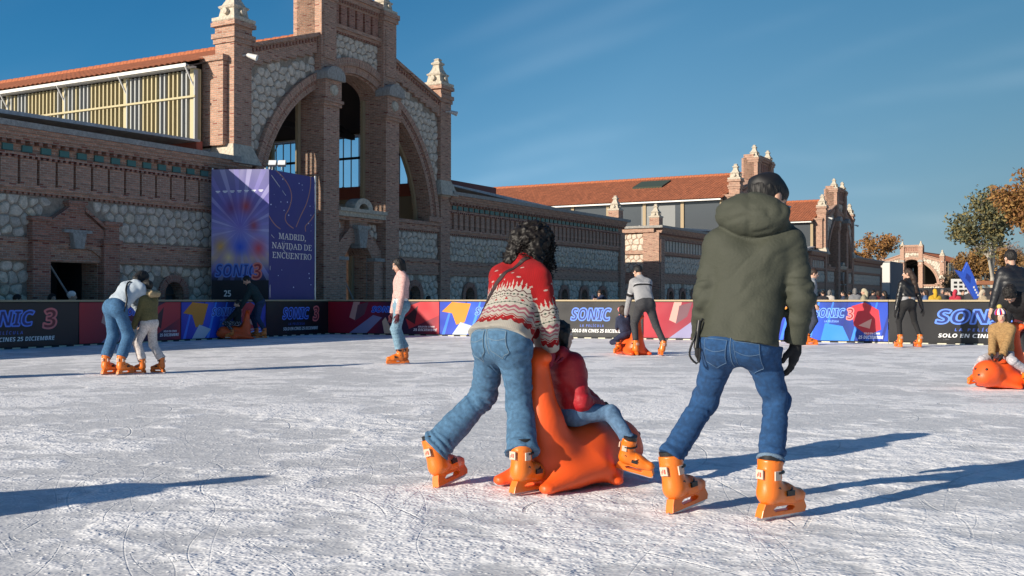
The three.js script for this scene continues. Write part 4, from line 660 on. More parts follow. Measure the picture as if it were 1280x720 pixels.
// ---- fabrics
const FB = {};
{
  const a = pnoise(24, 201), b = pnoise(128, 202), c = pnoise(256, 203);
  const twill = dtex(256, 256, (i, j) => { const t = ((i + j) % 4 < 2 ? 0.86 : 1.08), k = t * (0.5 + 0.6 * a(i / 256, j / 256) * (0.6 + 0.4 * b(i / 256, j / 256)) + 0.42 * c(i / 256, j / 256)); const v = clamp(k * 0.78) * 255; return [v, v, v]; }, false);
  FB.twill = twill; FB.weaveB = dtex(256, 256, (i, j) => { const v = 255 * (0.5 * ((i + j) % 4 < 2 ? 1 : 0) + 0.5 * c(i / 256, j / 256)); return [v, v, v]; });
  FB.knitB = dtex(128, 128, (i, j) => { const x = (i % 8) / 8, y = ((j + Math.abs(x - 0.5) * 8) % 8) / 8; const v = 255 * Math.abs(Math.sin(y * Math.PI)) * (0.4 + 0.6 * Math.abs(Math.sin(x * Math.PI))); return [v, v, v]; });
  FB.crinkle = dtex(256, 256, (i, j) => { const v = 255 * clamp(0.55 * a(i / 256, j / 256) + 0.3 * b(i / 256, j / 256) + 0.15 * c(i / 256, j / 256)); return [v, v, v]; });
}
const clo = (t, sx, sy = sx) => { const r = t.clone(); r.repeat.set(sx, sy); r.needsUpdate = true; return r; };
const T_denim = clo(FB.twill, 3, 3), T_denimB = clo(FB.weaveB, 6, 6), T_knitB = clo(FB.knitB, 14, 14), T_crB = clo(FB.crinkle, 5, 5), T_cr = clo(FB.twill, 4, 4);
const cloth = {
  denim: (r, g, b) => new THREE.MeshStandardMaterial({ color: new THREE.Color(r, g, b), map: T_denim, bumpMap: T_denimB, bumpScale: 0.0012, roughness: 0.9 }),
  knit: (r, g, b) => new THREE.MeshStandardMaterial({ color: new THREE.Color(r, g, b), bumpMap: T_knitB, bumpScale: 0.003, roughness: 0.95 }),
  nylon: (r, g, b, ro = 0.55) => new THREE.MeshStandardMaterial({ color: new THREE.Color(r, g, b), bumpMap: T_crB, bumpScale: 0.0016, roughness: ro }),
  plain: (r, g, b) => new THREE.MeshStandardMaterial({ color: new THREE.Color(r, g, b), map: T_cr, bumpMap: T_crB, bumpScale: 0.003, roughness: 0.88 }),
};
const skinMat = new THREE.MeshStandardMaterial({ color: 0xffffff, vertexColors: true, roughness: 0.55 });
const strand = dtex(128, 256, (i, j) => { const k = 0.55 + 0.9 * Math.abs(noise(i * 0.35, j * 0.02, 3)); const v = 255 * clamp(k * 0.75); return [v, v, v]; });
const hairMat = (r, g, b) => new THREE.MeshStandardMaterial({ color: new THREE.Color(r, g, b), map: clo(strand, 6, 2), bumpMap: clo(strand, 6, 2), bumpScale: 0.006, roughness: 0.6 });
const HM = { black: hairMat(0.012, 0.01, 0.009), brown: hairMat(0.06, 0.03, 0.018), dark: hairMat(0.02, 0.015, 0.012), grey: hairMat(0.3, 0.29, 0.28) };
const gloveBlack = cloth.knit(0.012, 0.012, 0.014);

// ---- ice skate (hire skate of orange plastic), toe along +z, blade on y = 0
const SK = {};
{
  const or = new THREE.MeshPhysicalMaterial({ color: new THREE.Color(0.75, 0.17, 0.012), roughness: 0.36, clearcoat: 0.25, clearcoatRoughness: 0.3 });
  const A = V(0, 0.125, -0.075), f = blend([cap(A, V(0, 0.105, 0.05), 0.05, 0.047), cap(V(0, 0.105, 0.05), V(0, 0.098, 0.135), 0.047, 0.04), cap(V(0, 0.13, -0.075), V(0, 0.3, -0.062), 0.055, 0.064), cap(V(0, 0.14, -0.04), V(0, 0.13, 0.03), 0.045, 0.04)], 0.035, (d, x, y, z) => Math.max(d, y - (0.285 - z * 0.12), 0.072 - y), (d, x, y, z) => d - 0.004 * Math.max(smooth(0.006, 0.0, Math.abs(y - 0.19 + z * 0.5)), smooth(0.005, 0, Math.abs(z - 0.052 + (y - 0.1) * 0.4))));
  f.lo[1] = 0.05; f.hi[1] = 0.32;
  SK.shell = flat(skin3(f, 0.007)); SK.shellLo = flat(skin3(f, 0.014));
  const prof = [[-0.145, 0.02], [0.165, 0.02], [0.175, 0.04], [0.16, 0.075], [-0.12, 0.078], [-0.135, 0.05]], hole = [[-0.05, 0.034], [0.075, 0.034], [0.095, 0.05], [0.07, 0.064], [-0.04, 0.066], [-0.07, 0.05]];
  const hg = prism(prof, [hole], -0.02, 0.02, 0.004); hg.rotateY(-Math.PI / 2); SK.holder = hg;
  const bl = prism([[-0.16, 0.004], [-0.15, 0], [0.15, 0], [0.175, 0.006], [0.178, 0.024], [-0.16, 0.022]], [], -0.002, 0.002); bl.rotateY(-Math.PI / 2); SK.blade = bl;
  const strap = (y, z, rx, rz, tilt) => { const pts = []; for (let i = 0; i <= 12; i++) { const a = -0.2 + (Math.PI + 0.4) * i / 12; pts.push(V(rx * Math.cos(a), y + tilt * Math.sin(a), z + rz * Math.sin(a))); } return flat(new THREE.TubeGeometry(new THREE.CatmullRomCurve3(pts), 24, 0.008, 6)); };
  SK.strap1 = strap(0.125, 0.005, 0.054, 0.06, 0.03); SK.strap2 = strap(0.235, -0.065, 0.064, 0.066, 0.0);
  SK.buckles = [bx(-0.064, -0.052, 0.115, 0.14, -0.005, 0.045), bx(0.052, 0.064, 0.115, 0.14, -0.005, 0.045), bx(0.06, 0.074, 0.225, 0.248, -0.07, -0.02)];
  SK.stickers = [bx(-0.0675, -0.06, 0.2, 0.245, -0.1, -0.06), bx(-0.022, 0.022, 0.205, 0.25, -0.142, -0.133)]; SK.mark = join([bx(-0.012, -0.003, 0.215, 0.238, -0.1432, -0.1415), bx(0.002, 0.006, 0.22, 0.238, -0.1432, -0.1415), bx(0.009, 0.013, 0.214, 0.23, -0.1432, -0.1415)]);
  SK.liner = flat(new THREE.CylinderGeometry(0.058, 0.056, 0.05, 18).translate(0, 0.295, -0.062));
  SK.rivet = flat(new THREE.CylinderGeometry(0.011, 0.011, 0.012, 10).rotateZ(Math.PI / 2).translate(0, 0.155, -0.062)); SK.or = or; SK.black = mat(0.012, 0.012, 0.012, 0.4); SK.paper = mat(0.6, 0.46, 0.36, 0.6);
}
function skate(parent, p, dir, up = V(0, 1, 0), hi = true, s = 1) { // p: ground contact, dir: toe direction
  const m = mk('skate', hi ? SK.shell : SK.shellLo, SK.or, parent); const z = dir.clone().normalize(), x = up.clone().cross(z).normalize(), y = z.clone().cross(x);
  m.quaternion.setFromRotationMatrix(new THREE.Matrix4().makeBasis(x, y, z)); m.position.copy(p); m.scale.setScalar(s);
  mk('blade_holder', SK.holder, SK.or, m); mk('blade', SK.blade, MT.steel, m); mk('strap', SK.strap1, SK.black, m); mk('strap', SK.strap2, SK.black, m); for (const b of SK.buckles) mk('buckle', b, SK.black, m); mk('liner', SK.liner, SK.black, m); if (hi) for (const x of [-0.054, 0.054]) { const d = mk('rivet', SK.rivet, SK.black, m); d.position.x = x; } if (hi) { for (const g of SK.stickers) mk('sticker', g, SK.paper, m); mk('sticker_mark', SK.mark, mat(0.55, 0.08, 0.05, 0.6), m); }
  return m;
}
// ---- hand: palm and five fingers. n: back-of-hand normal, th: +1/-1 thumb side along n x dir
function handShape(w, dir, n, th, s, curl, grow = 0) {
  const y = dir.clone().normalize(), z = n.clone().addScaledVector(y, -n.dot(y)).normalize(), x = y.clone().cross(z).multiplyScalar(th);
  const P = (a, b, c) => w.clone().addScaledVector(x, a * s).addScaledVector(y, b * s).addScaledVector(z, c * s), L = [];
  L.push(cap(P(0, -0.02, 0), P(0, 0.03, 0), 0.026 * s + grow, 0.03 * s + grow), cap(P(0.014, 0.02, 0), P(0.022, 0.075, 0), 0.018 * s + grow, 0.016 * s + grow), cap(P(-0.014, 0.02, 0), P(-0.024, 0.07, 0), 0.018 * s + grow, 0.015 * s + grow), cap(P(0, 0.02, 0), P(0, 0.078, 0), 0.018 * s + grow, 0.016 * s + grow));
  const palm = blend(L, 0.015 * s), fs = [palm];
  [[0.03, 0.08, 0.07, 0.0088], [0.0105, 0.087, 0.08, 0.0092], [-0.0105, 0.084, 0.073, 0.0088], [-0.029, 0.075, 0.058, 0.0078]].forEach(([fx, fy, len, r], i) => {
    const c = curl * (1 + i * 0.08); let a0 = 0, p0 = P(fx, fy, 0), yy = fy, zz = 0, xx = fx; const seg = [0.45, 0.31, 0.24], pr = [];
    seg.forEach((q, k) => { a0 += c * [0.7, 1.1, 0.8][k]; const l = len * q; yy += Math.cos(a0) * l; zz -= Math.sin(a0) * l; xx += fx * 0.08; const p1 = P(xx, yy, zz); pr.push(cap(p0, p1, (r - k * 0.0006) * s + grow, (r - 0.0006 - k * 0.0006) * s + grow)); p0 = p1; });
    fs.push(blend(pr, 0.006 * s));
  });
  const t0 = P(0.024, 0.012, -0.006), t1 = P(0.05, 0.045, -0.02 - curl * 0.012), t2 = P(0.052 - curl * 0.012, 0.078, -0.03 - curl * 0.022); fs.push(blend([cap(t0, t1, 0.015 * s + grow, 0.0115 * s + grow), cap(t1, t2, 0.0115 * s + grow, 0.009 * s + grow)], 0.008 * s));
  const u = (a, b) => { const f = (X, Y, Z) => smin(a(X, Y, Z), b(X, Y, Z), 0.008 * s); f.lo = a.lo.map((v, i) => Math.min(v, b.lo[i])); f.hi = a.hi.map((v, i) => Math.max(v, b.hi[i])); return f; };
  const body = fs.slice(1); const fn = (X, Y, Z) => { let d = palm(X, Y, Z), e = 1e9; for (const q of body) e = Math.min(e, q(X, Y, Z)); return smin(d, e, 0.007 * s); };
  fn.lo = [0, 1, 2].map(i => Math.min(...fs.map(l => l.lo[i])) + 0.02); fn.hi = [0, 1, 2].map(i => Math.max(...fs.map(l => l.hi[i])) - 0.02); return fn;
}
function ik(a, b, l1, l2, pole) { const d = b.clone().sub(a), L = Math.min(d.length(), (l1 + l2) * 0.999); d.normalize(); const x = (l1 * l1 - l2 * l2 + L * L) / (2 * L), h = Math.sqrt(Math.max(0, l1 * l1 - x * x)), n = pole.clone().addScaledVector(d, -pole.dot(d)).normalize(); return a.clone().addScaledVector(d, x).addScaledVector(n, h); }
const v3 = a => a && (a.isVector3 ? a.clone() : V(...a));

// points on a garment: march along dir until the field is met
function onSurf(F, p, dir, off = 0.003) { const d = dir.clone().normalize(), q = p.clone().addScaledVector(d, -0.35); for (let k = 0; k < 90; k++) { const v = F(q.x, q.y, q.z) - off; if (v < 0.0006) break; q.addScaledVector(d, Math.max(0.0008, v * 0.7)); } return q; }
function seamLine(F, pts, dir, r, n = 8, off = 0.0005) { const c = new THREE.CatmullRomCurve3(pts, false, 'catmullrom', 0.0), out = []; for (let i = 0; i <= n; i++) out.push(onSurf(F, c.getPoint(i / n), dir, off)); return tube(out, r, 5, false, n * 2); }
function ribbon(F, pts, dir, wd, th = 0.004, n = 24) {
  const c = new THREE.CatmullRomCurve3(pts), P = []; for (let i = 0; i <= n; i++) P.push(onSurf(F, c.getPoint(i / n), dir, th)); const pos = [];
  const row = P.map((p, i) => { const tn = P[Math.min(n, i + 1)].clone().sub(P[Math.max(0, i - 1)]).normalize(), e = 0.004, nm = V(F(p.x + e, p.y, p.z) - F(p.x - e, p.y, p.z), F(p.x, p.y + e, p.z) - F(p.x, p.y - e, p.z), F(p.x, p.y, p.z + e) - F(p.x, p.y, p.z - e)).normalize(), sd = tn.clone().cross(nm).normalize(); return [p.clone().addScaledVector(sd, wd / 2), p.clone().addScaledVector(sd, -wd / 2), p.clone().addScaledVector(sd, -wd / 2).addScaledVector(nm, -th * 1.5), p.clone().addScaledVector(sd, wd / 2).addScaledVector(nm, -th * 1.5)]; });
  for (let i = 0; i < n; i++) for (let k = 0; k < 4; k++) { const a = row[i][k], b = row[i][(k + 1) % 4], d = row[i + 1][k], e = row[i + 1][(k + 1) % 4]; for (const v of [a, d, b, b, d, e]) pos.push(v.x, v.y, v.z); }
  const g = new THREE.BufferGeometry(); g.setAttribute('position', new THREE.Float32BufferAttribute(pos, 3)); g.computeVertexNormals(); return g;
}
function patch(F, O, ex, ey, dir, outline, off = 0.002) { // sheet of cloth sewn on: outline in metres about O
  const xs = outline.map(p => p[0]), ys = outline.map(p => p[1]), x0 = Math.min(...xs), x1 = Math.max(...xs), y0 = Math.min(...ys), n = 9, rows = [];
  const span = y => { let a = 1e9, b = -1e9; for (let i = 0; i < outline.length; i++) { const p = outline[i], q = outline[(i + 1) % outline.length]; if ((p[1] - y) * (q[1] - y) <= 0 && p[1] !== q[1]) { const x = p[0] + (q[0] - p[0]) * (y - p[1]) / (q[1] - p[1]); a = Math.min(a, x); b = Math.max(b, x); } } return [a, b]; };
  const y1 = Math.max(...ys), pos = [], uv = []; for (let j = 0; j <= n; j++) { const y = mix(y0 + 0.0005, y1 - 0.0005, j / n), [a, b] = span(y), r = []; for (let i = 0; i <= n; i++) { const x = mix(a, b, i / n); r.push([onSurf(F, O.clone().addScaledVector(ex, x).addScaledVector(ey, y), dir, off), x, y]); } rows.push(r); }
  for (let j = 0; j < n; j++) for (let i = 0; i < n; i++) for (const [a, b] of [[0, 0], [0, 1], [1, 0], [0, 1], [1, 1], [1, 0]]) { const q = rows[j + a][i + b]; pos.push(q[0].x, q[0].y, q[0].z); uv.push(q[1], q[2]); }
  const g = new THREE.BufferGeometry(); g.setAttribute('position', new THREE.Float32BufferAttribute(pos, 3)); g.setAttribute('uv', new THREE.Float32BufferAttribute(uv, 2)); g.computeVertexNormals(); return g;
}
function jeansBack(k, denim, stitch, low = 0) { // seat seam, yoke, back pockets with their stitching, belt loops
  const { t, J, s, up, side, tfw, botF, trousers, lerp } = k, O = J.pel.clone(), dir = tfw.clone(), P = (a, b) => O.clone().addScaledVector(side, a * s).addScaledVector(up, b * s), sm = (pts, r = 0.0016) => seamLine(botF, pts, dir, r, 14);
  mk('seam', sm([P(0, 0.028 - low), P(0, -0.04 - low), P(0, -0.1 - low)], 0.0022), stitch, trousers);
  for (const e of [-1, 1]) {
    const C = P(e * 0.078, -0.045 - low), ex = side.clone(), ey = up.clone().addScaledVector(side, -e * 0.08).normalize(), ol = [[-0.062, 0.06], [0.062, 0.06], [0.057, -0.05], [0, -0.078], [-0.057, -0.05]].map(q => q.map(v => v * s));
    const pk = mk('pocket', patch(botF, C, ex, ey, dir, ol, 0.0035), denim, trousers); const W = (a, b) => C.clone().addScaledVector(ex, a * s).addScaledVector(ey, b * s);
    const ring = [[-0.059, 0.058], [0.059, 0.058], [0.054, -0.048], [0, -0.074], [-0.054, -0.048], [-0.059, 0.058]]; const pts = []; for (let i = 0; i < 5; i++) for (let q = 0; q < 5; q++) pts.push(W(mix(ring[i][0], ring[i + 1][0], q / 5), mix(ring[i][1], ring[i + 1][1], q / 5))); pts.push(W(...ring[5]));
    mk('stitching', tube(pts.map(p => onSurf(botF, p, dir, 0.004)), 0.0013, 4, false, 60), stitch, pk);
    mk('stitching', tube([0, 1, 2, 3, 4, 5, 6].map(i => onSurf(botF, W(-0.055 + i * 0.0183, 0.012 - 0.014 * Math.abs(Math.sin(i * Math.PI / 3 * 0.5))), dir, 0.004)), 0.0013, 4, false, 30), stitch, pk);
  }
}
function person(o) {
  const s = (o.H || 1.7) / 1.7, cell = o.cell || 0.02, t = thing('person', o.label, 'person', o.pos, o.turn || 0, o.group), J = {}, j = o.j || {};
  const fw = v3(o.front || [0, 0, 1]).normalize();
  const pel = J.pel = v3(j.pelvis || o.pelvis || [0, 1.015 * s, 0]);
  const lean = v3(o.lean || [0, 1, 0.05]).normalize();
  J.neck = v3(j.neck) || pel.clone().addScaledVector(lean, 0.53 * s);
  const up = J.neck.clone().sub(pel).normalize();
  let side = up.clone().cross(fw).normalize(); // figure's left
  const tfw = side.clone().cross(up).normalize();
  const ssd = o.twist ? side.clone().applyAxisAngle(up, o.twist) : side;
  J.shL = v3(j.shL) || J.neck.clone().addScaledVector(up, -0.075 * s).addScaledVector(ssd, 0.165 * s); J.shR = v3(j.shR) || J.neck.clone().addScaledVector(up, -0.075 * s).addScaledVector(ssd, -0.165 * s);
  const hs = v3(o.hipSide) || side; J.hipL = v3(j.hipL) || pel.clone().addScaledVector(hs, 0.088 * s).add(V(0, -0.03 * s, 0)); J.hipR = v3(j.hipR) || pel.clone().addScaledVector(hs, -0.088 * s).add(V(0, -0.03 * s, 0));
  const hu = v3(o.headUp || [0, 1, 0.1]).normalize(); J.head = v3(j.head) || J.neck.clone().addScaledVector(hu, 0.165 * s);
  const look = v3(o.look || o.front || [0, 0, 1]); const hz = look.addScaledVector(hu, -look.dot(hu)).normalize(), hx = hu.clone().cross(hz).normalize();
  J.wrL = v3(j.wrL || o.handL) || J.shL.clone().add(V(0, -0.5 * s, 0.05)).addScaledVector(side, 0.08 * s); J.wrR = v3(j.wrR || o.handR) || J.shR.clone().add(V(0, -0.5 * s, 0.05)).addScaledVector(side, -0.08 * s);
  const ep = v3(o.elbowPole) || tfw.clone().multiplyScalar(-1).add(V(0, -0.3, 0));
  J.elL = v3(j.elL) || ik(J.shL, J.wrL, 0.28 * s, 0.25 * s, ep.clone().addScaledVector(side, 0.5)); J.elR = v3(j.elR) || ik(J.shR, J.wrR, 0.28 * s, 0.25 * s, ep.clone().addScaledVector(side, -0.5));
  // feet: ground point, toe direction
  const feet = [o.footL || { p: [0.1 * s, 0, 0] }, o.footR || { p: [-0.1 * s, 0, 0] }].map(f => ({ p: v3(f.p), d: v3(f.d) || fw.clone().setY(0).normalize(), up: v3(f.up) || V(0, 1, 0) }));
  const ss = o.skateScale || clamp(s * 1.02, 0.62, 1.02);
  const cuff = f => { const z = f.d.clone().normalize(), x = f.up.clone().cross(z).normalize(), y = z.clone().cross(x); return f.p.clone().addScaledVector(y, (o.bottom.drop ?? 0.268) * ss).addScaledVector(z, -0.062 * ss); };
  J.anL = v3(j.anL) || cuff(feet[0]); J.anR = v3(j.anR) || cuff(feet[1]);
  const kp = v3(o.kneePole) || fw; J.knL = v3(j.knL) || ik(J.hipL, J.anL, 0.42 * s, 0.35 * s, kp.clone().addScaledVector(side, 0.15)); J.knR = v3(j.knR) || ik(J.hipR, J.anR, 0.42 * s, 0.35 * s, kp.clone().addScaledVector(side, -0.15));
  const lerp = (a, b, k) => a.clone().lerp(b, k), chest = lerp(pel, J.neck, 0.62), waist = lerp(pel, J.neck, 0.22);
  // ---- body, one continuous skin
  const H = (a, b, c) => J.head.clone().addScaledVector(hx, a * s).addScaledVector(hu, b * s).addScaledVector(hz, c * s), HB = [hx, hu, hz], kid = o.kid ? 1.12 : 1, hk = s * kid * (o.headScale || 1);
  const Hh = (a, b, c) => J.head.clone().addScaledVector(hx, a * hk).addScaledVector(hu, b * hk).addScaledVector(hz, c * hk), rad = (a, b, c) => [a * hk, b * hk, c * hk];
  const headF = blend([ball(Hh(0, 0.025, -0.012), rad(0.074, 0.092, 0.094), HB), ball(Hh(0, -0.04, 0.028), rad(0.06, 0.075, 0.062), HB), cap(Hh(0, -0.095, 0.055), Hh(0, -0.09, 0.06), 0.028 * hk, 0.026 * hk), cap(Hh(0, 0.004, 0.088), Hh(0, -0.032, 0.106), 0.01 * hk, 0.014 * hk), ball(Hh(0.076, -0.015, -0.008), rad(0.012, 0.033, 0.02), HB), ball(Hh(-0.076, -0.015, -0.008), rad(0.012, 0.033, 0.02), HB), cap(Hh(-0.02, -0.063, 0.084), Hh(0.02, -0.063, 0.084), 0.008 * hk, 0.008 * hk), cap(Hh(-0.04, 0.03, 0.076), Hh(0.04, 0.03, 0.076), 0.012 * hk, 0.012 * hk), cap(Hh(0, -0.05, -0.02), lerp(J.neck, pel, 0.06), 0.052 * s, 0.06 * s)], 0.018 * hk,
    (d, x, y, z) => { for (const e of [-1, 1]) { const c = Hh(e * 0.031, 0.006, 0.094), r = Math.hypot(x - c.x, y - c.y, z - c.z); d = Math.max(d, 0.012 * hk - r); const q = Hh(e * 0.031, 0.006, 0.08), r2 = Math.hypot(x - q.x, y - q.y, z - q.z); d = Math.min(d, r2 - 0.0125 * hk); } return d; });
  const hc = o.headCell || Math.max(0.0055, cell * 0.4);
  const head = skin3(headF, hc);
  const bodyF = blend([cap(lerp(J.neck, pel, 0.02), chest, 0.06 * s, 0.1 * s), cap(chest, pel, 0.1 * s, 0.1 * s), cap(J.shL, J.shR, 0.05 * s, 0.05 * s), cap(J.hipL, J.hipR, 0.08 * s, 0.08 * s), cap(J.shL, J.elL, 0.045 * s, 0.037 * s), cap(J.elL, J.wrL, 0.036 * s, 0.025 * s), cap(J.shR, J.elR, 0.045 * s, 0.037 * s), cap(J.elR, J.wrR, 0.036 * s, 0.025 * s), cap(J.hipL, J.knL, 0.075 * s, 0.05 * s), cap(J.knL, J.anL, 0.05 * s, 0.034 * s), cap(J.hipR, J.knR, 0.075 * s, 0.05 * s), cap(J.knR, J.anR, 0.05 * s, 0.034 * s)], 0.02);
  const bd = nets(bodyF, bodyF.lo, bodyF.hi, Math.max(0.016, cell * 1.1));
  const hand = (w, el, sgn, spec = {}) => { const d = v3(spec.dir) || w.clone().sub(el).normalize(), n = v3(spec.n) || side.clone().multiplyScalar(sgn); return handShape(w.clone().addScaledVector(d, 0.015 * s), d, n, (spec.thumb || 1) * sgn, s * (o.handScale || 1), spec.curl ?? 0.35, spec.grow || 0); };
  const hf = [hand(J.wrL, J.elL, 1, o.hL), hand(J.wrR, J.elR, -1, o.hR)], hcell = o.handCell || Math.max(0.005, cell * 0.45);
  const geos = [head, bd]; const gl = [];
  hf.forEach((f, i) => { const g = nets(f, f.lo, f.hi, hcell); if (o.gloves) gl.push(g); else geos.push(g); });
  const tone = o.skin || [0.52, 0.31, 0.22]; const body = join(geos.map(g => { const q = flat(g), c = new Float32Array(q.attributes.position.count * 3); for (let i = 0; i < c.length; i += 3) { c[i] = tone[0]; c[i + 1] = tone[1]; c[i + 2] = tone[2]; } q.setAttribute('color', new THREE.BufferAttribute(c, 3)); return q; }));
  { const p = body.attributes.position, c = body.attributes.color, q = V(); for (let i = 0; i < p.count; i++) { q.fromBufferAttribute(p, i).sub(J.head); if (q.length() > 0.16 * hk) continue; const x = q.dot(hx) / hk, y = q.dot(hu) / hk, z = q.dot(hz) / hk; if (z > 0.05) { if (Math.hypot(Math.abs(x) - 0.031, y - 0.006) < 0.012) { const e = Math.hypot(Math.abs(x) - 0.031, y - 0.006) < 0.006; c.setXYZ(i, ...(e ? [0.02, 0.014, 0.01] : [0.7, 0.68, 0.65])); } if (Math.abs(y + 0.063) < 0.01 && Math.abs(x) < 0.025) c.setXYZ(i, 0.42, 0.14, 0.12); if (Math.abs(y - 0.033) < 0.006 && Math.abs(Math.abs(x) - 0.033) < 0.02) c.setXYZ(i, 0.05, 0.035, 0.025); } } }
  const bodyM = mk('body', body, skinMat, t);
  if (o.gloves) gl.forEach(g => mk('glove', flat(g), o.gloves, t));
  // ---- trousers
  const B = o.bottom, lw = B.w || 1, zone = (a, b) => (tt => Math.max(smooth(a, 1, tt), b * smooth(0.35, 0, tt), 0.25)), fa = B.fold ?? 0.007;
  const leg = (h, k, a, sd) => blend([cap(h, k, 0.098 * s * (B.thigh || 1), 0.074 * s * lw, { fold: [fa, 15, sd, tt => 0.3 + 0.7 * Math.max(smooth(0.55, 1, tt), smooth(0.3, 0, tt))] }), cap(k, a, 0.072 * s * lw, (B.hem || 0.06) * s, { fold: [fa, 24, sd + 5, tt => 0.22 + 0.78 * Math.max(smooth(0.35, 0, tt), smooth(0.6, 1, tt))], cut: 1 })], 0.03 * s);
  const lgL = leg(J.hipL, J.knL, J.anL, 1.3 + (o.sd || 0)), lgR = leg(J.hipR, J.knR, J.anR, 7.7 + (o.sd || 0)), but = o.butt ?? 0.11;
  const hipsF = blend([cap(J.hipL, J.hipR, 0.115 * s, 0.115 * s), ball(lerp(J.hipL, pel, 0.3).addScaledVector(tfw, -0.045 * s), [but * s, 0.12 * s, but * s]), ball(lerp(J.hipR, pel, 0.3).addScaledVector(tfw, -0.045 * s), [but * s, 0.12 * s, but * s]), cap(pel, waist, 0.12 * s, 0.125 * s, { f: tfw, k: 1.15 })], 0.05 * s);
  const wtop = lerp(pel, J.neck, B.waist || 0.2), botF = (x, y, z) => { let d = smin(lgL(x, y, z), lgR(x, y, z), 0.012); d = smin(d, hipsF(x, y, z), 0.05 * s); return Math.max(d, (x - wtop.x) * up.x + (y - wtop.y) * up.y + (z - wtop.z) * up.z); };
  const all = [lgL, lgR, hipsF], lo = [0, 1, 2].map(i => Math.min(...all.map(l => l.lo[i]))), hi = [0, 1, 2].map(i => Math.max(...all.map(l => l.hi[i])));
  const bones = (a, k, b, f) => [{ a, b: k, front: f, r: 0.085 * s, v0: 0 }, { a: k, b, front: f, r: 0.07 * s, v0: 0.45 }];
  const trg = boneUV(nets(botF, lo, hi, B.cell || cell), [...bones(J.hipL, J.knL, J.anL, tfw), ...bones(J.hipR, J.knR, J.anR, tfw), { a: pel, b: waist, front: tfw, r: 0.13 * s, v0: 0.9 }]);
  const trousers = mk(B.name || 'trousers', trg, B.mat, t); if (B.label) trousers.userData.label = B.label;
  // ---- top
  const T = o.top, q = T.puff || 1, ta = T.fold ?? 0.006, hemK = T.hem ?? 0.1;
  const hemP = pel.clone().lerp(J.neck, hemK), down = lerp(pel, J.neck, hemK - 0.12);
  const arm = (sh, el, wr, sd) => blend([cap(sh, el, 0.066 * s * q * (T.armW || 1), 0.058 * s * q * (T.armW || 1), { fold: [T.armFold ?? ta, 18, sd, tt => 0.45 + 0.55 * smooth(0.5, 1, tt)] }), cap(el, wr, 0.057 * s * q * (T.armW || 1), (T.cuff || 0.042) * s * q, { fold: [T.armFold ?? ta, 22, sd + 3, tt => 0.5 + 0.5 * smooth(0.5, 0, tt)], cut: 1 })], 0.02 * s);
  const waistW = T.waist || 1, tw = (T.wide || 1);
  const off = (c, k) => [c.clone().addScaledVector(side, k * s * tw), c.clone().addScaledVector(side, -k * s * tw)];
  const [hL, hR] = off(down.clone().addScaledVector(tfw, -(T.back || 0) * s), 0.075), [cL, cR] = [lerp(chest, J.shL, 0.52), lerp(chest, J.shR, 0.52)], [wL, wR] = off(waist, 0.07 * waistW);
  const torso = blend([cap(hL, wL, 0.108 * s * q * (T.hemW || 1), 0.1 * s * q), cap(hR, wR, 0.108 * s * q * (T.hemW || 1), 0.1 * s * q), cap(wL, cL, 0.1 * s * q, 0.108 * s * q), cap(wR, cR, 0.1 * s * q, 0.108 * s * q), cap(down, chest, 0.1 * s * q, 0.118 * s * q), cap(cL, lerp(J.shL, J.neck, 0.3), 0.1 * s * q, 0.062 * s * q), cap(cR, lerp(J.shR, J.neck, 0.3), 0.1 * s * q, 0.062 * s * q), cap(J.shL, J.neck, 0.06 * s * q, 0.055 * s), cap(J.shR, J.neck, 0.06 * s * q, 0.055 * s), cap(lerp(J.neck, pel, 0.05), J.neck.clone().addScaledVector(hu, (T.collar ?? 0.02) * s), 0.068 * s, 0.062 * s * (T.collarW || 1))], 0.06 * s,
    (d, x, y, z) => { if (d < 0.06 && d > -0.06) { const px = x - pel.x, py = y - pel.y, pz = z - pel.z, a = px * side.x + py * side.y + pz * side.z, h = px * up.x + py * up.y + pz * up.z; const n = noise(a * 2.5 + h * 3 + (o.sd || 0), h * 9 - a * 8, (px + pz) * 2), n2 = noise(a * 12 - h * 7, h * 5 + a * 3, pz * 5 + 3); d += ta * ((1 - 2.4 * Math.abs(n)) * 0.7 + 0.6 * n2); if (T.crease) { const m = smooth(0.03, -0.1, a) * smooth(0.62 * s, 0.4 * s, h) + 0.25, q = noise((a * 0.75 + h * 0.66) * 11 + 0.8 * noise(h * 6, a * 6, 2), (a * 0.66 - h * 0.75) * 2.2, 5.5); d += T.crease * m * (0.6 - 3.4 * Math.min(0.35, Math.abs(q))); } if (T.quilt) { const qv = Math.abs(Math.sin(h / T.quilt * Math.PI)); d += 0.012 * s * (1 - Math.sqrt(qv)); } } return d; });
  const aL = arm(J.shL, J.elL, J.wrL, 2 + (o.sd || 0)), aR = arm(J.shR, J.elR, J.wrR, 9 + (o.sd || 0));
  const extra = (o.topExtra ? o.topExtra({ J, s, up, side, tfw, hx, hu, hz, H, lerp }) : []);
  const topF = (x, y, z) => { let d = Math.max(torso(x, y, z), -((x - hemP.x) * up.x + (y - hemP.y) * up.y + (z - hemP.z) * up.z)); d = smin(d, smin(aL(x, y, z), aR(x, y, z), 0.01), 0.028 * s); for (const e of extra) d = smin(d, e(x, y, z), 0.01); return d; };
  const al2 = [torso, aL, aR, ...extra], lo2 = [0, 1, 2].map(i => Math.min(...al2.map(l => l.lo[i]))), hi2 = [0, 1, 2].map(i => Math.max(...al2.map(l => l.hi[i])));
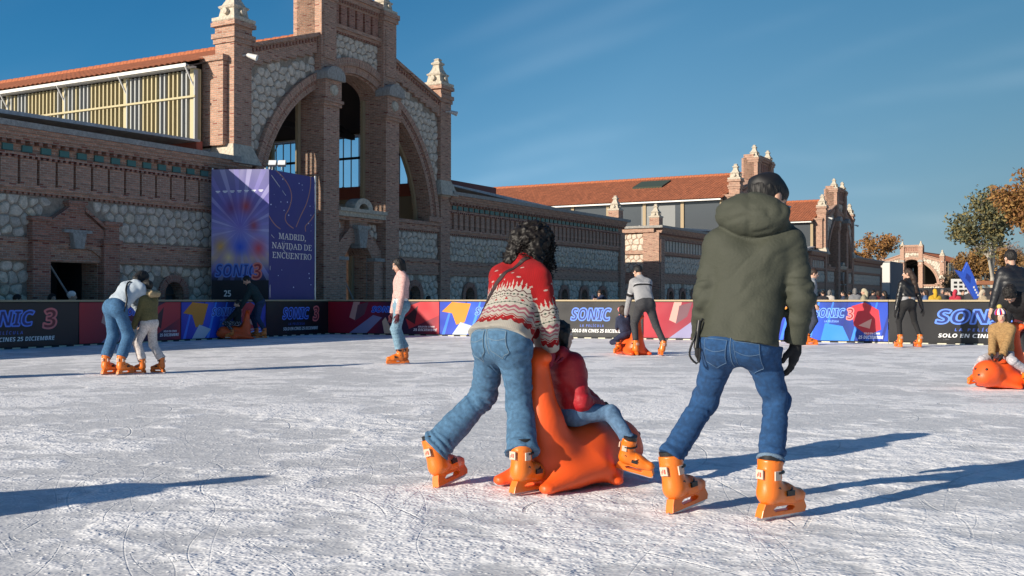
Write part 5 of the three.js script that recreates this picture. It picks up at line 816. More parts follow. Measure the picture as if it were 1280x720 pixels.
  const tl = J.neck.clone().sub(hemP).length(), ab = (sh, el, wr, f) => { const l1 = sh.distanceTo(el), l2 = el.distanceTo(wr), k = T.armV ? T.armV / (l1 + l2) : 1; return [{ a: wr, b: el, front: f, r: 0.055 * s, v0: 0, vs: k }, { a: el, b: sh, front: f, r: 0.062 * s, v0: l2 * k, vs: k }]; };
  const tg = boneUV(nets(topF, lo2, hi2, T.cell || cell), [{ a: hemP, b: J.neck, front: tfw, r: 0.15 * s, v0: 0, circ: T.circ, vs: T.bodyV ? T.bodyV / tl : 1 }, ...ab(J.shL, J.elL, J.wrL, T.armFront || tfw), ...ab(J.shR, J.elR, J.wrR, T.armFront || tfw)]);
  const topM = mk(T.name || 'jacket', tg, T.mat, t); if (T.label) topM.userData.label = T.label;
  // ---- feet
  if (o.skates !== false) feet.forEach((f, i) => { if (o.onlyFoot === undefined || o.onlyFoot === i) skate(t, f.p, f.d, f.up, cell < 0.016, ss); });
  else feet.forEach(f => { const z = f.d, a = f.p.clone().add(V(0, 0.05, 0)); mk('shoe', flat(skin3(blend([cap(a.clone().addScaledVector(z, -0.07), a.clone().addScaledVector(z, 0.12), 0.05, 0.04), cap(a.clone().addScaledVector(z, -0.06), a.clone().addScaledVector(z, -0.06).add(V(0, 0.22, 0)), 0.05, 0.05)], 0.03), 0.02)), SK.black, t); });
  // ---- hair
  const hr = o.hair || {}; if (hr.style) {
    const low = hr.low ?? -0.075, face = (d, x, y, z) => { const px = x - J.head.x, py = y - J.head.y, pz = z - J.head.z, a = (px * hu.x + py * hu.y + pz * hu.z) / hk, f = (px * hz.x + py * hz.y + pz * hz.z) / hk; let c = Math.max(d, (f - 0.068 - (a - 0.05) * 0.35) * hk * 0.8); if (hr.style === 'short') c = Math.max(c, (low + (f + 0.09) * 0.62 - a) * hk * 0.8); return c; };
    const list = [ball(Hh(0, 0.03, -0.014), rad(0.085, 0.1, 0.104), HB)];
    if (hr.style === 'bob') list.push(cap(Hh(0, 0, -0.06), Hh(0, -0.1, -0.06), 0.075 * hk, 0.06 * hk), cap(Hh(0.066, 0.02, 0), Hh(0.07, -0.09, 0.005), 0.03 * hk, 0.026 * hk), cap(Hh(-0.066, 0.02, 0), Hh(-0.07, -0.09, 0.005), 0.03 * hk, 0.026 * hk));
    if (hr.style === 'long') { let p = Hh(0, 0.0, -0.07); const n = 4, len = (hr.len || 0.4) * s / n, dn = v3(hr.fall || [0, -1, 0]).normalize(); for (let k = 0; k < n; k++) { const e = p.clone().addScaledVector(dn, len); if (!k) e.addScaledVector(hz, -0.035 * s); list.push(cap(p, e, (0.075 - k * 0.008) * hk, (0.07 - k * 0.01) * hk)); p = e; } }
    const nf = hr.curl || 0;
    const G = blend(list, 0.03 * hk, (d, x, y, z) => { if (d < 0.05) d += (nf ? nf * (noise(x * 34, y * 34, z * 34) + 0.7 * noise(x * 70, y * 70, z * 70)) : 0.006 * noise(x * 60, y * 14, z * 60) + 0.003 * noise(x * 120, y * 30, z * 120)); return face(d, x, y, z); });
    const g = boneUV(nets(G, G.lo, G.hi, o.hairCell || Math.max(0.006, cell * 0.45)), [{ a: Hh(0, -0.2, -0.01), b: Hh(0, 0.14, -0.01), front: hz, r: 0.08 * s, v0: 0 }]);
    mk('hair', g, hr.mat || HM.dark, t);
  }
  o.after?.({ botF, topF, trousers, topM, t, J, s, up, side, tfw, hx, hu, hz, H: Hh, lerp, hk });
  return t;
}

// ---------------------------------------------------------------- orange seal-shaped skating aids
const sealMat = new THREE.MeshPhysicalMaterial({ color: new THREE.Color(0.84, 0.1, 0.014), roughness: 0.46, clearcoat: 0.0 });
let sealGeo;
function seal(label, pos, turn) {
  const t = thing('seal_skating_aid', label, 'skating aid', pos, turn, 'orange seal skating aids');
  if (!sealGeo) {
    const fl = V(0, 1, 0), f = blend([cap(V(0, 0.13, -0.16), V(0, 0.18, 0.1), 0.185, 0.18), cap(V(0, 0.18, 0.1), V(0, 0.19, 0.34), 0.165, 0.145), ball(V(0, 0.2, 0.38), [0.155, 0.15, 0.15]), ball(V(0, 0.15, 0.5), [0.085, 0.06, 0.06]), cap(V(0, 0.12, -0.2), V(0, 0.36, -0.25), 0.19, 0.115), cap(V(0, 0.36, -0.25), V(0, 0.76, -0.29), 0.11, 0.055), cap(V(-0.1, 0.77, -0.31), V(0.1, 0.77, -0.31), 0.03, 0.03),
      cap(V(0.12, 0.08, 0.2), V(0.27, 0.03, 0.1), 0.08, 0.04, { f: fl, k: 1.7 }), cap(V(-0.12, 0.08, 0.2), V(-0.27, 0.03, 0.1), 0.08, 0.04, { f: fl, k: 1.7 }), cap(V(0.15, 0.11, 0.0), V(0.2, 0.035, -0.4), 0.13, 0.05, { f: fl, k: 1.5 }), cap(V(-0.15, 0.11, 0.0), V(-0.2, 0.035, -0.4), 0.13, 0.05, { f: fl, k: 1.5 })], 0.085, (d, x, y, z) => Math.max(d, 0.006 - y));
    f.lo[1] = -0.02; sealGeo = flat(skin3(f, 0.0145));
  }
  mk('shell', sealGeo, sealMat, t);
  for (const s of [-1, 1]) { mk('eye', flat(new THREE.SphereGeometry(0.018, 12, 8).translate(s * 0.07, 0.255, 0.505)), SK.black, t); const g = tube([[s * 0.02, 0.15, 0.558], [s * 0.05, 0.14, 0.55], [s * 0.07, 0.15, 0.53]], 0.004, 5); mk('whisker', g, SK.black, t); }
  mk('nose', flat(new THREE.SphereGeometry(0.022, 12, 8).scale(1.2, 0.8, 0.8).translate(0, 0.185, 0.552)), SK.black, t);
  return t;
}
const dirTurn = (x, z) => Math.atan2(x, z);
seal('orange seal skating aid pushed by the woman in the patterned sweater', [0.37, 0.012, -6.5], dirTurn(0.75, -0.66));
seal('orange seal skating aid in the shade below the posters', [-7.72, 0, -30.1], dirTurn(-0.9, 0.4));
seal('orange seal skating aid in front of the man in grey sweater', [2.42, 0, -21.75], dirTurn(-0.35, -0.93));
seal('orange seal skating aid under the child in tan jacket', [6.2, 0, -13.55], dirTurn(-0.8, 0.6));

// ---------------------------------------------------------------- foreground man
const jeansMid = cloth.denim(0.017, 0.082, 0.225), jeansLight = cloth.denim(0.085, 0.2, 0.345);
person({
  label: 'man in olive green hooded jacket and blue jeans skating away', pos: [1.12, 0.012, -5.5], H: 1.76, cell: 0.0105, headCell: 0.005, handCell: 0.004, sd: 3, front: [0.5, 0, -0.86], skin: [0.5, 0.29, 0.2],
  j: { pelvis: [0.05, 0.92, 0.02], neck: [0.135, 1.475, -0.03], head: [0.22, 1.632, -0.115], shL: [-0.045, 1.395, -0.08], shR: [0.30, 1.395, 0.04], elL: [-0.115, 1.12, -0.06], wrL: [-0.115, 0.9, -0.2], elR: [0.34, 1.12, 0.09], wrR: [0.325, 0.885, 0.04], knL: [-0.09, 0.575, -0.21], knR: [0.25, 0.57, -0.05] },
  headUp: [0.3, 1, -0.42], look: [0.75, -0.6, -0.5], hipSide: [-0.9, 0, -0.3], kneePole: [0.55, 0, -0.8], butt: 0.108,
  footL: { p: [-0.2, 0, -0.16], d: [0.68, 0.1, -0.72], up: [-0.22, 1, 0.05] }, footR: { p: [0.235, 0, 0.05], d: [0.82, 0, -0.57], up: [0, 1, 0] },
  hR: { n: [0.75, 0, 0.55], curl: 0.32, thumb: -1, grow: 0.002 }, hL: { curl: 0.5, grow: 0.002 }, gloves: gloveBlack,
  bottom: { name: 'jeans', mat: jeansMid, w: 0.86, hem: 0.068, fold: 0.0125, thigh: 0.94, waist: -0.05, drop: 0.285, cell: 0.0085 },
  top: { name: 'jacket', mat: cloth.nylon(0.04, 0.044, 0.03, 0.78), puff: 1.06, hem: -0.07, fold: 0.004, crease: 0.007, armFold: 0.011, wide: 1.02, hemW: 1.2, back: 0.035, cuff: 0.05, armW: 1.06, collar: 0.05, cell: 0.0085 },
  topExtra: ({ J, s, up, side, tfw }) => { const P = (a, b, c) => J.neck.clone().addScaledVector(side, a).addScaledVector(up, b).addScaledVector(tfw, c); const B = [side, up.clone().multiplyScalar(0.94).addScaledVector(tfw, 0.34), tfw.clone().multiplyScalar(0.94).addScaledVector(up, -0.34)], hood = ball(P(-0.0, 0.055, -0.075), [0.195, 0.118, 0.095], B), rim = cap(P(0.15, 0.0, 0.03), P(0.13, 0.035, -0.07), 0.05, 0.05);
    const wr = f => { const g = (x, y, z) => { let d = f(x, y, z); if (d < 0.05 && d > -0.05) { const q = noise(x * 7 + y * 9, y * 11 - x * 6, z * 7), q2 = noise(x * 13 - y * 5, y * 22, z * 10); d += 0.007 * (0.6 - 3.2 * Math.min(0.35, Math.abs(q))) + 0.003 * q2; } return d; }; g.lo = f.lo; g.hi = f.hi; return g; };
    return [wr(hood), wr(rim), wr(cap(P(-0.15, 0.0, 0.03), P(-0.13, 0.035, -0.07), 0.05, 0.05)), wr(cap(P(0.1, 0.09, -0.02), P(-0.1, 0.09, -0.02), 0.05, 0.05))]; },
  hair: { style: 'short', mat: HM.black, low: -0.08 }, hairCell: 0.006,
  after: K => { const { t, J, s, H, hk, hx, hu, hz, tfw, side, up, lerp } = K;
    const f = blend([ball(H(0, 0.05, -0.012), [0.094 * hk, 0.078 * hk, 0.112 * hk], [hx, hu, hz])], 0.01, (d, x, y, z) => { const px = x - J.head.x, py = y - J.head.y, pz = z - J.head.z, a = (px * hu.x + py * hu.y + pz * hu.z), b = px * hz.x + py * hz.y + pz * hz.z; d += 0.012 * noise(x * 13, y * 13, z * 13); return Math.max(d, 0.012 + b * 0.22 - a); });
    mk('cap', flat(skin3(f, 0.006)), cloth.nylon(0.008, 0.008, 0.009, 0.6), t);
    // back pockets, belt loops and seams of the jeans
    jeansBack(K, jeansMid, mat(0.1, 0.17, 0.27, 0.8), 0.055); mk('hem_roll', [0].map(() => { const a = J.anR, d = a.clone().sub(J.knR).normalize(), e = d.clone().cross(V(0, 0, 1)).normalize(), f = d.clone().cross(e), pts = []; for (let i = 0; i < 20; i++) { const q = i / 20 * 6.2832; pts.push(a.clone().addScaledVector(d, -0.012).addScaledVector(e, 0.062 * Math.cos(q)).addScaledVector(f, 0.062 * Math.sin(q))); } return tube(pts, 0.011, 6, true, 40); }), cloth.denim(0.2, 0.3, 0.42), K.trousers);
    // strap of a small bag at the left hip
    const a = J.hipL.clone().add(V(-0.13, 0.09, 0.03)); mk('bag_strap', [tube([a.clone().add(V(0.02, 0.03, -0.02)), a.clone().add(V(-0.035, -0.08, 0.02)), a.clone().add(V(-0.05, -0.16, 0.0)), a.clone().add(V(-0.01, -0.2, 0.0)), a.clone().add(V(0.0, -0.12, 0.02))], 0.006), tube([a.clone().add(V(0.0, 0.02, 0)), a.clone().add(V(-0.02, -0.12, 0.01))], 0.014)], SK.black, t);
  },
});

// ---------------------------------------------------------------- woman with the patterned sweater
const sweaterTex = ctex(1024, 1024, (c, w, h) => { // one turn round the body is the width; hem at the bottom
  const red = '#cf0f18', cream = '#ece4d6', pink = '#cf7686', dk = '#5a1220', grn = '#1d4a34', Y = v => h * (1 - v);
  c.fillStyle = cream; c.fillRect(0, 0, w, h); c.fillStyle = red; c.fillRect(0, 0, w, Y(0.66));
  const zig = (v, amp, n, lw, colr, ph = 0) => { c.strokeStyle = colr; c.lineWidth = lw; c.lineJoin = 'miter'; c.beginPath(); for (let k = 0; k <= n * 2; k++) { const x = w * (k + ph) / (n * 2), y = Y(v) + (k % 2 ? -amp : amp); k ? c.lineTo(x, y) : c.moveTo(x, y); } c.stroke(); };
  const dia = (v, n, r, colr, ph = 0) => { for (let k = 0; k <= n; k++) { const x = w * (k + ph) / n; bolt(c, [[x, Y(v) - r], [x + r * 0.8, Y(v)], [x, Y(v) + r], [x - r * 0.8, Y(v)]], colr); } };
  for (let k = 0; k < 40; k++) { const x = w * k / 40, d = k % 2 ? 0.62 : 0.585; bolt(c, [[x - 13, Y(0.665)], [x, Y(d)], [x + 13, Y(0.665)]], red); const u = k % 2 ? 0.7 : 0.735; bolt(c, [[x + 6, Y(0.655)], [x + 13, Y(u)], [x + 20, Y(0.655)]], cream); }
  zig(0.575, 14, 22, 9, dk); dia(0.53, 22, 13, grn, 0.5); dia(0.53, 22, 12, dk, 0); zig(0.495, 12, 22, 6, '#7a2a34', 1);
  for (let k = 0; k < 30; k++) dia(0.45, 30, 5, k % 2 ? dk : grn, 0.5); c.fillStyle = grn; c.fillRect(0, Y(0.418), w, 7); dia(0.415, 30, 12, grn); dia(0.46, 10, 17, red, 0.3);
  zig(0.345, 17, 18, 24, pink); zig(0.31, 17, 18, 8, cream); zig(0.285, 17, 18, 16, pink); 
  c.fillStyle = red; c.fillRect(0, Y(0.235), w, h * 0.135); for (let k = 0; k < 36; k++) { const x = w * k / 18 / 2; bolt(c, [[x - 18, Y(0.1)], [x, Y(k % 2 ? 0.14 : 0.15)], [x + 18, Y(0.1)]], k % 2 ? cream : '#a01018'); } zig(0.2, 20, 18, 9, cream); zig(0.235, 18, 18, 18, cream, 0); dia(0.165, 18, 9, cream, 0.25);
  c.fillStyle = cream; c.fillRect(0, Y(0.085), w, h); for (let k = 0; k < 256; k++) { c.fillStyle = k % 2 ? '#e6dccb' : '#f1eadf'; c.fillRect(k * 4, Y(0.085), 4, h); }
  for (let r = 0; r < 3; r++) for (let k = 0; k < 9; k++) { const x = w * (k + (r % 2) * 0.5) / 9, y = Y(0.76 + r * 0.085); c.strokeStyle = cream; c.lineWidth = 5; for (let q = 0; q < 4; q++) { const a = q * Math.PI / 4; c.beginPath(); c.moveTo(x - Math.cos(a) * 15, y - Math.sin(a) * 15); c.lineTo(x + Math.cos(a) * 15, y + Math.sin(a) * 15); c.stroke(); } }
  const id = c.getImageData(0, 0, w, h), d = id.data; for (let j = 0; j < h; j++) for (let i = 0; i < w; i++) { const n = 0.9 + 0.14 * noise(i * 0.7, j * 0.7, 1) + ((i >> 1) % 4 === 0 ? -0.05 : 0.02); const o = (j * w + i) * 4; for (let q = 0; q < 3; q++) d[o + q] = clamp(d[o + q] * n, 0, 255); } c.putImageData(id, 0, 0);
}, true);
sweaterTex.wrapS = THREE.RepeatWrapping; sweaterTex.wrapT = THREE.ClampToEdgeWrapping; sweaterTex.repeat.set(1, 1);
const sweaterMat = new THREE.MeshStandardMaterial({ map: sweaterTex, bumpMap: clo(FB.knitB, 40, 40), bumpScale: 0.003, roughness: 0.95 });
person({
  label: 'woman in red and cream patterned sweater bending over the seal', pos: [-0.1, 0.012, -6.25], H: 1.66, cell: 0.0105, headCell: 0.006, handCell: 0.0042, sd: 11, front: [0.66, 0, -0.75], skin: [0.52, 0.31, 0.22],
  j: { pelvis: [0.045, 0.875, 0.03], neck: [0.185, 1.315, -0.2], head: [0.235, 1.43, -0.3], shL: [0.03, 1.245, -0.28], shR: [0.26, 1.225, -0.02], elL: [0.2, 1.0, -0.33], wrL: [0.3, 0.82, -0.2], elR: [0.315, 0.985, 0.02], wrR: [0.325, 0.81, -0.06], knL: [-0.07, 0.53, -0.2], knR: [0.15, 0.475, -0.03] },
  headUp: [0.35, 0.75, -0.5], look: [0.45, -0.75, -0.5], hipSide: [-0.75, 0, -0.6], kneePole: [0.5, 0, -0.7], butt: 0.106,
  footL: { p: [-0.27, 0, -0.2], d: [0.5, 0.12, -0.85], up: [-0.35, 1, 0.1] }, footR: { p: [0.2, 0, 0.1], d: [0.7, 0, -0.72] },
  hL: { curl: 0.7, n: [-0.5, 0.4, -0.5] }, hR: { curl: 0.7, n: [0.6, 0.5, 0.3] }, gloves: cloth.knit(0.22, 0.02, 0.045),
  bottom: { name: 'jeans', mat: jeansLight, w: 1.06, hem: 0.098, fold: 0.0135, thigh: 0.98, waist: 0.005, drop: 0.235, cell: 0.0085 },
  top: { name: 'sweater', mat: sweaterMat, puff: 1.07, hem: -0.02, hemW: 1.3, back: 0.05, fold: 0.006, armFold: 0.007, cuff: 0.05, circ: 1, bodyV: 1.16, armV: 1.04, collar: 0.03, cell: 0.009 },
  hair: null,
  after: K => { const { t, J, s, H, hk, hx, hu, hz, tfw, side, up, lerp, topF } = K;
    // curly hair: a mass with many separate curls
    const list = [ball(H(0, 0.03, -0.03), [0.122 * hk, 0.122 * hk, 0.12 * hk], [hx, hu, hz]), cap(J.head.clone().add(V(0.0, -0.02, 0.02)), J.head.clone().add(V(0.07, -0.17, 0.02)), 0.1, 0.062), cap(J.head.clone().add(V(-0.05, 0, 0.04)), J.head.clone().add(V(-0.03, -0.1, 0.06)), 0.08, 0.05), cap(H(0.03, -0.02, -0.09), H(0.05, -0.16, -0.07), 0.078 * hk, 0.055 * hk), cap(H(-0.06, -0.02, -0.06), H(-0.08, -0.17, -0.01), 0.068 * hk, 0.05 * hk), cap(H(0.08, 0.0, -0.02), H(0.095, -0.14, 0.03), 0.05 * hk, 0.04 * hk)];
    const f = blend(list, 0.04, (d, x, y, z) => { if (d < 0.06) d += 0.016 * noise(x * 28, y * 28, z * 28) + 0.012 * noise(x * 60, y * 60, z * 60); const px = x - J.head.x, py = y - J.head.y, pz = z - J.head.z, b = px * hz.x + py * hz.y + pz * hz.z; return Math.max(d, b - 0.075); });
    const cm = new THREE.MeshPhysicalMaterial({ color: new THREE.Color(0.011, 0.009, 0.008), roughness: 0.5, specularIntensity: 0.45 });
    const hairM = mk('hair', flat(skin3(f, 0.007)), cm, t);
    const cg = []; for (let k = 0; k < 620; k++) {
      const th = rr(0, 6.283), ph = rr(-0.75, 1), base = H(Math.cos(th) * Math.sqrt(1 - ph * ph) * 0.112, 0.03 + ph * 0.115 - (ph < -0.1 ? rr(0.02, 0.11) : 0), -0.03 + Math.sin(th) * Math.sqrt(1 - ph * ph) * 0.108); if (k > 400) { const q = rnd(), a = rr(0, 6.283), R = mix(0.1, 0.062, q); base.set(J.head.x + 0.07 * q + R * Math.cos(a), J.head.y - 0.02 - 0.15 * q, J.head.z + 0.02 + R * Math.sin(a)); } const lz = base.clone().sub(J.head).dot(hz) - (k > 400 ? 0.04 : 0); if (lz > 0.07 * hk) continue;
      const out = base.clone().sub(H(0, 0.03, -0.03)).normalize(), dn = V(0, -1, 0).addScaledVector(out, 0.5 - Math.max(0, -out.y) * 0.3).add(V(rr(-0.5, 0.5), 0, rr(-0.5, 0.5))).normalize(), e1 = dn.clone().cross(V(0.3, 0.1, 1)).normalize(), e2 = dn.clone().cross(e1), R = rr(0.007, 0.013), L = rr(0.035, 0.085), turns = L / 0.022, pts = []; const p0 = rr(0, 6.28);
      for (let q = 0; q <= 14; q++) { const u = q / 14; pts.push(base.clone().addScaledVector(dn, L * u).addScaledVector(e1, R * Math.cos(p0 + u * turns * 6.28)).addScaledVector(e2, R * Math.sin(p0 + u * turns * 6.28)).addScaledVector(out, 0.008 - 0.02 * u * u)); }
      cg.push(flat(new THREE.TubeGeometry(new THREE.CatmullRomCurve3(pts), 16, rr(0.0018, 0.0032), 4)));
    }
    mk('curls', cg, cm, hairM);
    // strap across the back, from the right shoulder to the left hip
    const P = (a, b) => J.pel.clone().addScaledVector(side, a * s).addScaledVector(up, b * s);
    mk('bag_strap', ribbon(topF, [P(-0.07, 0.53), P(0.0, 0.42), P(0.09, 0.27), P(0.165, 0.12), P(0.19, 0.05)], tfw, 0.032, 0.004), mat(0.035, 0.02, 0.018, 0.5), t);
    jeansBack(K, jeansLight, mat(0.2, 0.26, 0.3, 0.8), 0.035);
  },
});
// child on the seal
person({
  label: 'child in red coat sitting on the seal in front of the bending woman', pos: [0.37, 0.012, -6.5], H: 1.12, kid: true, cell: 0.009, headCell: 0.006, handCell: 0.004, sd: 21, front: [0.86, 0, -0.5], skin: [0.55, 0.34, 0.25], onlyFoot: undefined, skateScale: 0.72,
  j: { pelvis: [0, 0.44, 0], neck: [-0.065, 0.765, 0.0], head: [-0.075, 0.89, -0.005], knR: [0.225, 0.425, 0.07], knL: [0.13, 0.42, -0.22], wrR: [0.17, 0.46, -0.05], wrL: [0.16, 0.46, -0.16], elR: [0.045, 0.5, 0.115] },
  headUp: [-0.05, 1, 0], look: [0.9, -0.2, -0.4], footR: { p: [0.345, 0.075, 0.12], d: [0.88, -0.2, 0.35], up: [-0.1, 1, 0.2] }, footL: { p: [0.25, 0.075, -0.33], d: [0.88, -0.1, -0.35] }, gloves: cloth.knit(0.02, 0.02, 0.025), hL: { curl: 0.6 }, hR: { curl: 0.6 },
  bottom: { name: 'jeans', mat: cloth.denim(0.13, 0.25, 0.42), w: 0.98, hem: 0.062, fold: 0.006 },
  top: { name: 'coat', mat: cloth.nylon(0.34, 0.006, 0.014, 0.55), puff: 1.36, hem: -0.02, fold: 0.006, collar: 0.06, quilt: 0.12 },
  topExtra: ({ J, up, side, tfw }) => { const P = (a, b, c) => J.neck.clone().addScaledVector(side, a).addScaledVector(up, b).addScaledVector(tfw, c); return [cap(P(0.07, 0.02, -0.05), P(-0.07, 0.02, -0.05), 0.05, 0.05, { fold: [0.006, 20, 2] })]; },
  hair: { style: 'bob', mat: HM.black, curl: 0.008 },
});

// ---------------------------------------------------------------- other skaters
person({ label: 'woman in pale blue sweater and jeans bending towards the child in parka', pos: [-5.86, 0, -15.95], turn: dirTurn(0.42, -0.9), H: 1.66, cell: 0.014, sd: 31, pelvis: [0, 1.0, -0.06], lean: [-0.05, 0.66, 0.72], headUp: [0, 0.5, 0.85], look: [0, -0.9, 0.3], footL: { p: [0.13, 0, -0.04] }, footR: { p: [-0.13, 0, 0.0] }, handL: [0.02, 0.86, 0.52], handR: [-0.16, 0.8, 0.5],
  bottom: { name: 'jeans', mat: cloth.denim(0.06, 0.17, 0.33), w: 1.22, hem: 0.085, fold: 0.007, waist: 0.25 }, top: { name: 'sweater', mat: cloth.knit(0.5, 0.58, 0.66), puff: 1.06, hem: 0.16, cuff: 0.046 }, hair: { style: 'bob', mat: HM.black },
  after: ({ t, J, side, up, tfw, s }) => { const P = (a, b, c) => J.pel.clone().addScaledVector(side, a).addScaledVector(up, b).addScaledVector(tfw, c); mk('bag_strap', tube([P(0.02, 0.52, 0.0), P(-0.02, 0.42, -0.13), P(-0.1, 0.25, -0.135), P(-0.19, 0.1, -0.06), P(-0.2, -0.05, 0.02)], 0.013), SK.black, t); } });
person({ label: 'child in olive parka and white trousers beside the bending woman', pos: [-5.5, 0, -16.25], turn: dirTurn(-0.9, -0.25), H: 1.3, kid: true, cell: 0.013, sd: 37, pelvis: [0, 0.775, 0], lean: [0, 1, 0.02], headUp: [0, 1, 0.25], look: [0, -0.5, 1], footL: { p: [0.1, 0, 0.1] }, footR: { p: [-0.1, 0, -0.1] }, handL: [0.12, 0.68, 0.2], handR: [-0.12, 0.7, 0.2],
  bottom: { name: 'trousers', mat: cloth.plain(0.82, 0.74, 0.7), w: 1.15, hem: 0.085, fold: 0.007 }, top: { name: 'parka', mat: cloth.plain(0.16, 0.14, 0.055), puff: 1.2, hem: -0.08, cuff: 0.05, fold: 0.007 }, hair: { style: 'short', mat: HM.black },
  after: ({ t, J, side, up, tfw }) => { const P = (a, b, c) => J.neck.clone().addScaledVector(side, a).addScaledVector(up, b).addScaledVector(tfw, c); const f = blend([cap(P(0.09, 0.02, 0.03), P(0.07, 0.02, -0.09), 0.042, 0.05), cap(P(0.07, 0.02, -0.09), P(-0.07, 0.02, -0.09), 0.05, 0.05), cap(P(-0.07, 0.02, -0.09), P(-0.09, 0.02, 0.03), 0.05, 0.042)], 0.03, (d, x, y, z) => d + 0.014 * noise(x * 50, y * 50, z * 50)); mk('fur_collar', flat(skin3(f, 0.01)), mat(0.34, 0.26, 0.15, 0.95), t); } });
person({ label: 'adult in dark teal coat leaning over the seal below the posters', pos: [-7.25, 0, -30.6], turn: dirTurn(-0.95, 0.3), H: 1.76, cell: 0.02, sd: 41, pelvis: [0, 1.04, -0.05], lean: [0, 0.85, 0.5], headUp: [0, 0.8, 0.5], look: [0, -0.6, 0.8], footL: { p: [0.12, 0, -0.1] }, footR: { p: [-0.12, 0, 0.1] }, handL: [0.12, 0.85, 0.5], handR: [-0.12, 0.85, 0.5], bottom: { name: 'jeans', mat: cloth.denim(0.03, 0.06, 0.14) }, top: { name: 'coat', mat: cloth.plain(0.02, 0.05, 0.055), puff: 1.22, hem: -0.15 }, hair: { style: 'short', mat: HM.black } });
person({ label: 'child in dark jacket and spotted trousers sitting on the shaded seal', pos: [-7.72, 0, -30.1], turn: dirTurn(-0.9, 0.4), H: 1.3, kid: true, cell: 0.02, sd: 43, pelvis: [0, 0.46, 0], lean: [0, 1, -0.05], footL: { p: [0.2, 0.05, 0.22] }, footR: { p: [-0.2, 0.05, 0.22] }, handL: [0.1, 0.5, 0.3], handR: [-0.1, 0.5, 0.3], bottom: { name: 'trousers', mat: new THREE.MeshStandardMaterial({ map: (() => { const t = dtex(128, 128, (i, j) => { const n = noise(i * 0.12, j * 0.12, 2); return n > 0.25 ? [200, 200, 205] : [18, 18, 26]; }, true, [3, 3]); return t; })(), roughness: 0.9 }) }, top: { name: 'jacket', mat: cloth.plain(0.015, 0.02, 0.025), puff: 1.15 }, hair: { style: 'short', mat: HM.black } });
person({ label: 'young woman in pale pink jacket and light jeans looking down', pos: [-1.95, 0, -18.5], turn: dirTurn(-0.93, 0.36), H: 1.68, cell: 0.013, sd: 47, pelvis: [0, 1.03, -0.03], lean: [0, 1, -0.02], headUp: [0, 1, 0.35], look: [0, -0.55, 1], footL: { p: [0.08, 0, 0.07] }, footR: { p: [-0.09, 0, -0.06] }, handL: [0.23, 0.86, 0.08], handR: [-0.22, 0.87, 0.06], gloves: cloth.knit(0.1, 0.02, 0.03),
  bottom: { name: 'jeans', mat: cloth.denim(0.24, 0.4, 0.52), w: 1.15, hem: 0.08, fold: 0.009 }, top: { name: 'jacket', mat: cloth.plain(0.82, 0.5, 0.46), puff: 1.06, hem: 0.2, fold: 0.007, cuff: 0.05, collar: 0.04 }, hair: { style: 'bob', mat: HM.black },
  after: ({ t, J, side, up, tfw, s, lerp }) => { const a = lerp(J.pel, J.neck, -0.06), b = lerp(J.pel, J.neck, 0.24); const f = blend([cap(a.clone().addScaledVector(side, 0.07), b.clone().addScaledVector(side, 0.06), 0.118, 0.098, { cutA: 1, cut: 1 }), cap(a.clone().addScaledVector(side, -0.07), b.clone().addScaledVector(side, -0.06), 0.118, 0.098, { cutA: 1, cut: 1 })], 0.05, (d, x, y, z) => d + 0.006 * noise(x * 22, y * 6, z * 22)); mk('shirt_hem', flat(skin3(f, 0.013)), cloth.plain(0.85, 0.83, 0.82), t); } });
person({ label: 'man in grey striped sweater and charcoal trousers pushing a seal', pos: [2.62, 0, -21.3], turn: dirTurn(-0.3, -0.95), H: 1.76, cell: 0.014, sd: 53, pelvis: [0, 1.03, -0.06], lean: [0.0, 0.87, 0.42], headUp: [0.1, 0.85, 0.45], look: [0.3, -0.3, 1], footL: { p: [0.14, 0, 0.15] }, footR: { p: [-0.3, 0, -0.12], d: [-0.25, 0, 0.97], up: [-0.2, 1, 0] }, handL: [0.2, 0.8, 0.44], handR: [-0.12, 0.82, 0.46],
  bottom: { name: 'trousers', mat: cloth.plain(0.055, 0.055, 0.062), w: 0.95, hem: 0.058, fold: 0.007 }, top: { name: 'sweater', mat: new THREE.MeshStandardMaterial({ map: ctex(32, 256, (c, w, h) => { c.fillStyle = '#a3a3a6'; c.fillRect(0, 0, w, h); c.fillStyle = '#1b1b1f'; c.fillRect(0, h * 0.36, w, h * 0.07); c.fillStyle = '#c9c9cc'; c.fillRect(0, h * 0.32, w, h * 0.03); }, true), bumpMap: T_knitB, bumpScale: 0.003, roughness: 0.95 }), puff: 1.05, hem: 0.1, bodyV: 0.96, armV: 0.96, circ: 1, cuff: 0.044, collar: 0.05 }, hair: { style: 'short', mat: HM.black } });
person({ label: 'child in navy trousers riding the seal left of the man in grey sweater', pos: [2.36, 0, -21.72], turn: dirTurn(-0.35, -0.93), H: 1.15, kid: true, cell: 0.016, sd: 57, pelvis: [0.04, 0.44, 0.02], lean: [0.25, 1, 0.0], footL: { p: [0.3, 0.05, -0.12], d: [0.6, -0.1, -0.3] }, footR: { p: [-0.2, 0.05, 0.2] }, handL: [0.12, 0.5, 0.28], handR: [-0.1, 0.5, 0.28], skateScale: 0.72, bottom: { name: 'trousers', mat: cloth.plain(0.02, 0.025, 0.07) }, top: { name: 'jacket', mat: cloth.plain(0.03, 0.04, 0.09), puff: 1.15 }, hair: { style: 'bob', mat: HM.brown } });
